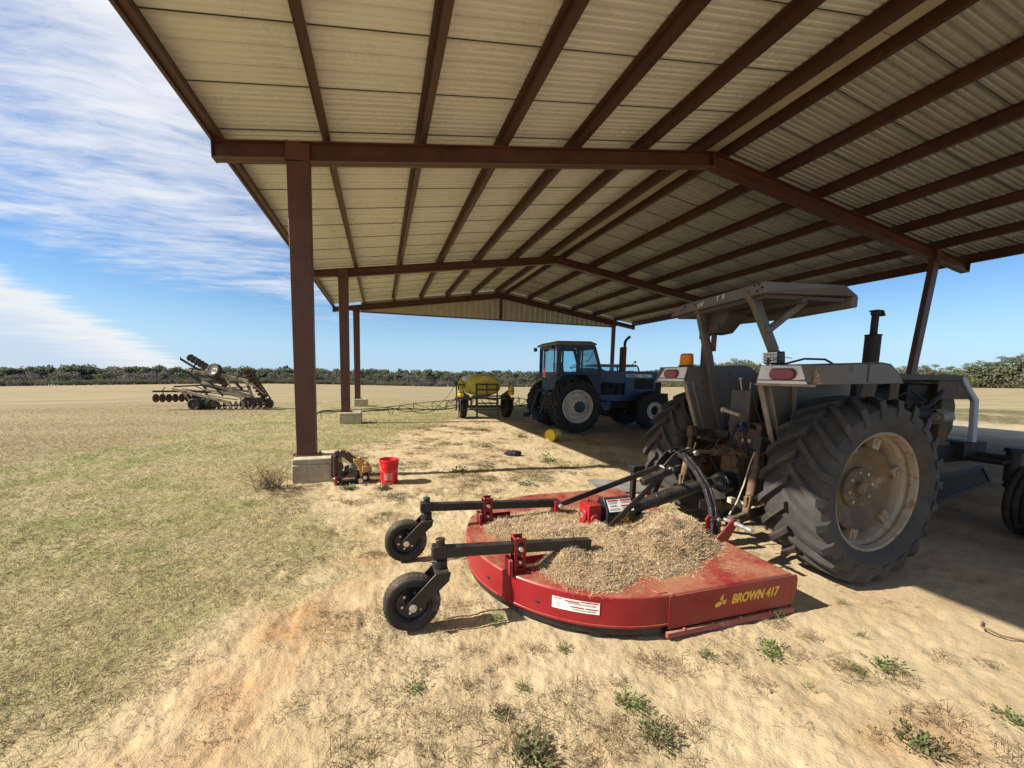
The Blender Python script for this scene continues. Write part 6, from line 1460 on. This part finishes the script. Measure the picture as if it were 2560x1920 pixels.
def weeds():
    for k, (x, y, r, kind) in enumerate(GREENW):
        n = int(260 if kind == 3 else (26 if kind == 1 else 110)); P = np.zeros((n, 3)); P[:, :2] = np.clip(rng.normal(0, r * .35, (n, 2)), -r * .6, r * .6); P[:, 2] = .004
        if kind == 1: D = rand_dirs(n, .3, 1.3); L = rng.uniform(.5, 1.1, n) * r; W = L * .06
        else:
            D = rand_dirs(n, .0, .8); P += D * rng.uniform(0, .7, (n, 1)) * r; P[:, 2] = np.abs(P[:, 2]); L = rng.uniform(.12, .26, n) * r; W = L * .6
        V, F = ribbons(P, D, L, W, .5)
        cl = pick(n, [(.075, .13, .03), (.10, .16, .04), (.05, .09, .022), (.14, .19, .06)] if kind < 3 else [(.09, .12, .04), (.13, .15, .06), (.20, .15, .09), (.06, .075, .03), (.26, .21, .13)], .2)
        m = 24; Q = np.zeros((m, 3)); Q[:, :2] = np.clip(rng.normal(0, r * .5, (m, 2)), -r * .7, r * .7); Q[:, 2] = .004; V2, F2 = ribbons(Q, rand_dirs(m, 0, .4), rng.uniform(.5, 1.2, m) * r, np.full(m, max(.0018, r * .02)))
        o = npmesh('weed', np.concatenate([V, V2]), np.concatenate([F, F2 + len(V)]), 'weed', np.concatenate([cl, pick(m, [(.24, .16, .09), (.16, .11, .06)])]), loc=(x, y, float(hgt(x, y))))
        tag(o, 'small green weed rooted in the sand' if kind < 3 else 'low grey-green mat of weed with dead stems on the sand', 'weed', 'green weeds on the sand' if kind < 3 else 'mats of weed on the sand')
    for k, (x, y, r) in enumerate(DRYW):
        n = 130; P = np.zeros((n, 3)); P[:, :2] = np.clip(rng.normal(0, r * .5, (n, 2)), -r * .8, r * .8) * [1.4, 1]; P[:, 2] = .003 + np.abs(rng.normal(0, .008, n))
        V, F = ribbons(P, rand_dirs(n, .0, .7), rng.uniform(.2, .75, n) * r, rng.uniform(.0014, .0028, n) * (1 + r * 4))
        o = npmesh('dead_weed', V, F, 'weed', pick(n, [(.26, .17, .10), (.17, .11, .065), (.34, .25, .15), (.11, .075, .045), (.13, .12, .05)], .2), loc=(x, y, float(hgt(x, y))))
        tag(o, 'tangle of dead brown weed stems on the sand', 'dead weed', 'dead weeds on the sand')
weeds()
# ------------------------------------------------------------------ trees round the field
def leaf_cloud(C, rad, n, size, pal, flat=1.0, var=.16):
    """n leaf-sized quads spread through an ellipsoid"""
    u = rng.normal(0, 1, (n, 3)); u /= np.linalg.norm(u, axis=1)[:, None]; u *= rng.uniform(0, 1, (n, 1)) ** .45
    P = np.asarray(C) + u * np.asarray(rad)
    a = rng.normal(0, 1, (n, 3)); a /= np.linalg.norm(a, axis=1)[:, None]; b = np.cross(a, rng.normal(0, 1, (n, 3))); b /= np.linalg.norm(b, axis=1)[:, None]
    s = size * rng.uniform(.5, 1.3, (n, 1)); a = a * s; b = b * s * .7
    V = np.stack([P - a - b, P + a - b, P + a + b, P - a + b], 1).reshape(-1, 3)
    return V, np.arange(4 * n).reshape(-1, 4), pick(n, pal, var)
def join(parts):
    V = []; F = []; Cc = []; o = 0
    for v, f, c in parts: V.append(v); F.append(f + o); Cc.append(c); o += len(v)
    return np.concatenate(V), np.concatenate(F), np.concatenate(Cc)
PINE = [(0.136, 0.161, 0.103), (0.157, 0.177, 0.111), (0.124, 0.144, 0.095), (0.174, 0.19, 0.119)]  # pine and bare tones lifted and greyed to paint in distance haze
BARE = [(0.21, 0.19, 0.166), (0.186, 0.167, 0.148), (0.234, 0.211, 0.184), (0.168, 0.154, 0.133)]
OAK = [(0.133, 0.158, 0.071), (0.177, 0.202, 0.085), (0.102, 0.12, 0.058), (0.214, 0.221, 0.108)]
OLIVE = [(0.164, 0.171, 0.096), (0.202, 0.196, 0.12), (0.133, 0.146, 0.081)]
def far_pos(azd, D):
    a = R(azd); x, y = D * math.sin(a), D * math.cos(a); return x, y, float(slope_z(np.array(x), np.array(y)))
def far_wood():
    parts = []
    def tree(x, y, z, h, w, kind):
        pal = {'p': PINE, 'b': BARE, 'o': OAK, 'm': OLIVE}[kind]
        base = z - .5
        if kind == 'p': blobs = [((x + rng.normal(0, w * .2), y + rng.normal(0, w * .2), base + h * rng.uniform(.55, .95)), (w * .42, w * .42, h * .13)) for _ in range(4)]; cnt, sz = 50, .36
        elif kind == 'b': blobs = [((x, y, base + h * .55), (w * .5, w * .5, h * .45))]; cnt, sz = 130, .30
        else: blobs = [((x + rng.normal(0, w * .2), y, base + h * rng.uniform(.35, .7)), (w * .42, w * .42, h * .3)) for _ in range(3)]; cnt, sz = 90, .30
        for c, r_ in blobs: parts.append(leaf_cloud(c, r_, cnt, sz * h / 9, pal))
        tw = .16 * h / 9
        V = np.array([(x - tw, y, base), (x + tw, y, base), (x + tw * .5, y, base + h * .8), (x - tw * .5, y, base + h * .8)]); parts.append((V, np.array([[0, 1, 2, 3]]), np.array([(.10, .085, .07)])))
    for k in range(2300):                                  # left and middle: grey bare hardwoods in front, pines behind
        az = rng.uniform(-42, 46); d = rng.uniform(0, 1); D = np.interp(az, [-42, 24, 46], [302, 302, 224]) + d * 30
        x, y, z = far_pos(az, D); sc = D / 300 * np.interp(az, [-40, -18, 5, 24, 46], [.84, .90, 1.02, 1.0, 1.0])
        kind = rng.choice(['b', 'm', 'p', 'o'], p=[.70, .16, .08, .06]) if d < .45 else rng.choice(['p', 'b', 'm'], p=[.55, .25, .20])
        h = (rng.uniform(5.5, 9.8) if d < .45 else rng.uniform(9.0, 12.6)) * sc
        if d < .12: h *= .6
        tree(x, y, z, h, rng.uniform(4.5, 7.5) * sc, kind)
    for k in range(800):                                   # right: bushy evergreen edge
        az = rng.uniform(43, 80); d = rng.uniform(0, 1); D = np.interp(az, [43, 62, 80], [215, 152, 150]) + d * 18
        x, y, z = far_pos(az, D); sc = D / 152
        kind = rng.choice(['o', 'm', 'p', 'b'], p=[.45, .3, .15, .10]); big = 1.0 + .25 * sstep(np.array(az), 67, 69)
        tree(x, y, z, rng.uniform(2.4, 5.6) * sc * float(big) * float(np.interp(az, [43, 50, 60], [1.75, 1.5, 1])), rng.uniform(2.5, 4.2) * sc, kind)
    for k in range(900):                                   # low brush along the foot of the wood
        az = rng.uniform(-42, 46); x, y, z = far_pos(az, np.interp(az, [-42, 24, 46], [300, 300, 222]) + rng.uniform(0, 3)); tree(x, y, z, rng.uniform(2.2, 4.5), rng.uniform(3, 5.5), rng.choice(['b', 'm', 'b', 'o']))
    for az, h, w, kd in ((.5, 4.2, 9, 'p'), (-33, 4.5, 5, 'p'), (-22, 4, 5, 'p'), (4.5, 4, 6, 'm'), (2.2, 4.0, 8, 'p')):
        x, y, z = far_pos(az, 297); tree(x, y, z, h, w, kd if kd != 'p' else 'o')
    V, F, C = join(parts)
    o = npmesh('far_wood', V, F, 'leaf', C); tag(o, 'far belt of grey bare woods and dark pines round the field', 'wood', kind='stuff')
far_wood()
def pine(seed, h):
    r0 = np.random.default_rng(seed)
    q = MB(); pts = [(0, 0, -.6), (r0.normal(0, .12), r0.normal(0, .1), h * .4), (r0.normal(0, .25), r0.normal(0, .2), h * .72), (r0.normal(0, .3), r0.normal(0, .3), h * .98)]
    q.tube(pts, [.17, .14, .10, .03], 7); parts = []
    for k in range(9):
        z = h * r0.uniform(.52, .97); a = r0.uniform(0, 6.28); l = (1.15 - z / h) * h * r0.uniform(.18, .42) + .3; e = Vector((math.cos(a) * l, math.sin(a) * l, z + r0.uniform(.1, .5)))
        q.tube([(pts[2][0] * z / h, pts[2][1] * z / h, z - .2), e], [.05, .02], 5)
        parts.append(leaf_cloud(tuple(e), (.8 + .5 * r0.uniform(), .8 + .5 * r0.uniform(), .42), 120, .085, OAK + OLIVE, var=.25))
    parts.append(leaf_cloud((pts[3][0], pts[3][1], h), (1.0, 1.0, .5), 140, .085, OAK + OLIVE))
    return q, parts
def right_pines():
    """tall pines whose crowns stand clear above the right tree line"""
    spec = [(43.0, 205, 7.8), (44.5, 200, 9.0), (45.3, 198, 8.2), (46.2, 192, 9.4), (47.2, 188, 10.0), (48.0, 185, 11.2), (48.8, 182, 9.6), (49.8, 178, 8.6), (51.2, 172, 7.6), (61.6, 158, 5.0), (62.6, 157, 5.6), (63.4, 156, 5.9), (64.3, 155, 5.6), (65.0, 155, 5.8), (65.9, 154, 5.2), (67.0, 154, 5.9), (67.5, 153, 6.4), (67.9, 153, 6.0), (68.8, 153, 7.3), (69.4, 154, 7.0), (70.0, 152, 7.9), (70.7, 152, 7.4), (71.4, 152, 7.6), (72.2, 152, 7.8)]
    protos = []
    for i in range(5):
        q, parts = pine(100 + i, 8.0); protos.append((q, parts))
    made = {}
    for k, (az, D, h) in enumerate(spec):
        x, y, z = far_pos(az, D); i = k % 5
        if i not in made:
            t = empty('pine_tree', (x, y, z), 0); q, parts = protos[i]; q.build('trunk', 'bark', t); V, F, C = join(parts); npmesh('crown', V, F, 'leaf', C, t); made[i] = t
        else:
            t = copy_thing(made[i]); t.location = (x, y, z)
        t.rotation_euler = (0, 0, float(rng.uniform(0, 6.28))); s = h / 8.0; t.scale = (s * 1.15, s * 1.15, s)
        if az < 55: tag(t, 'tall thin pine seen under and beside the tractor canopy, far across the field', 'tree', 'pines beyond the grey tractor')
        else: tag(t, 'tall thin pine rising above the tree line at the right edge', 'tree', 'pines at the right edge')
right_pines()
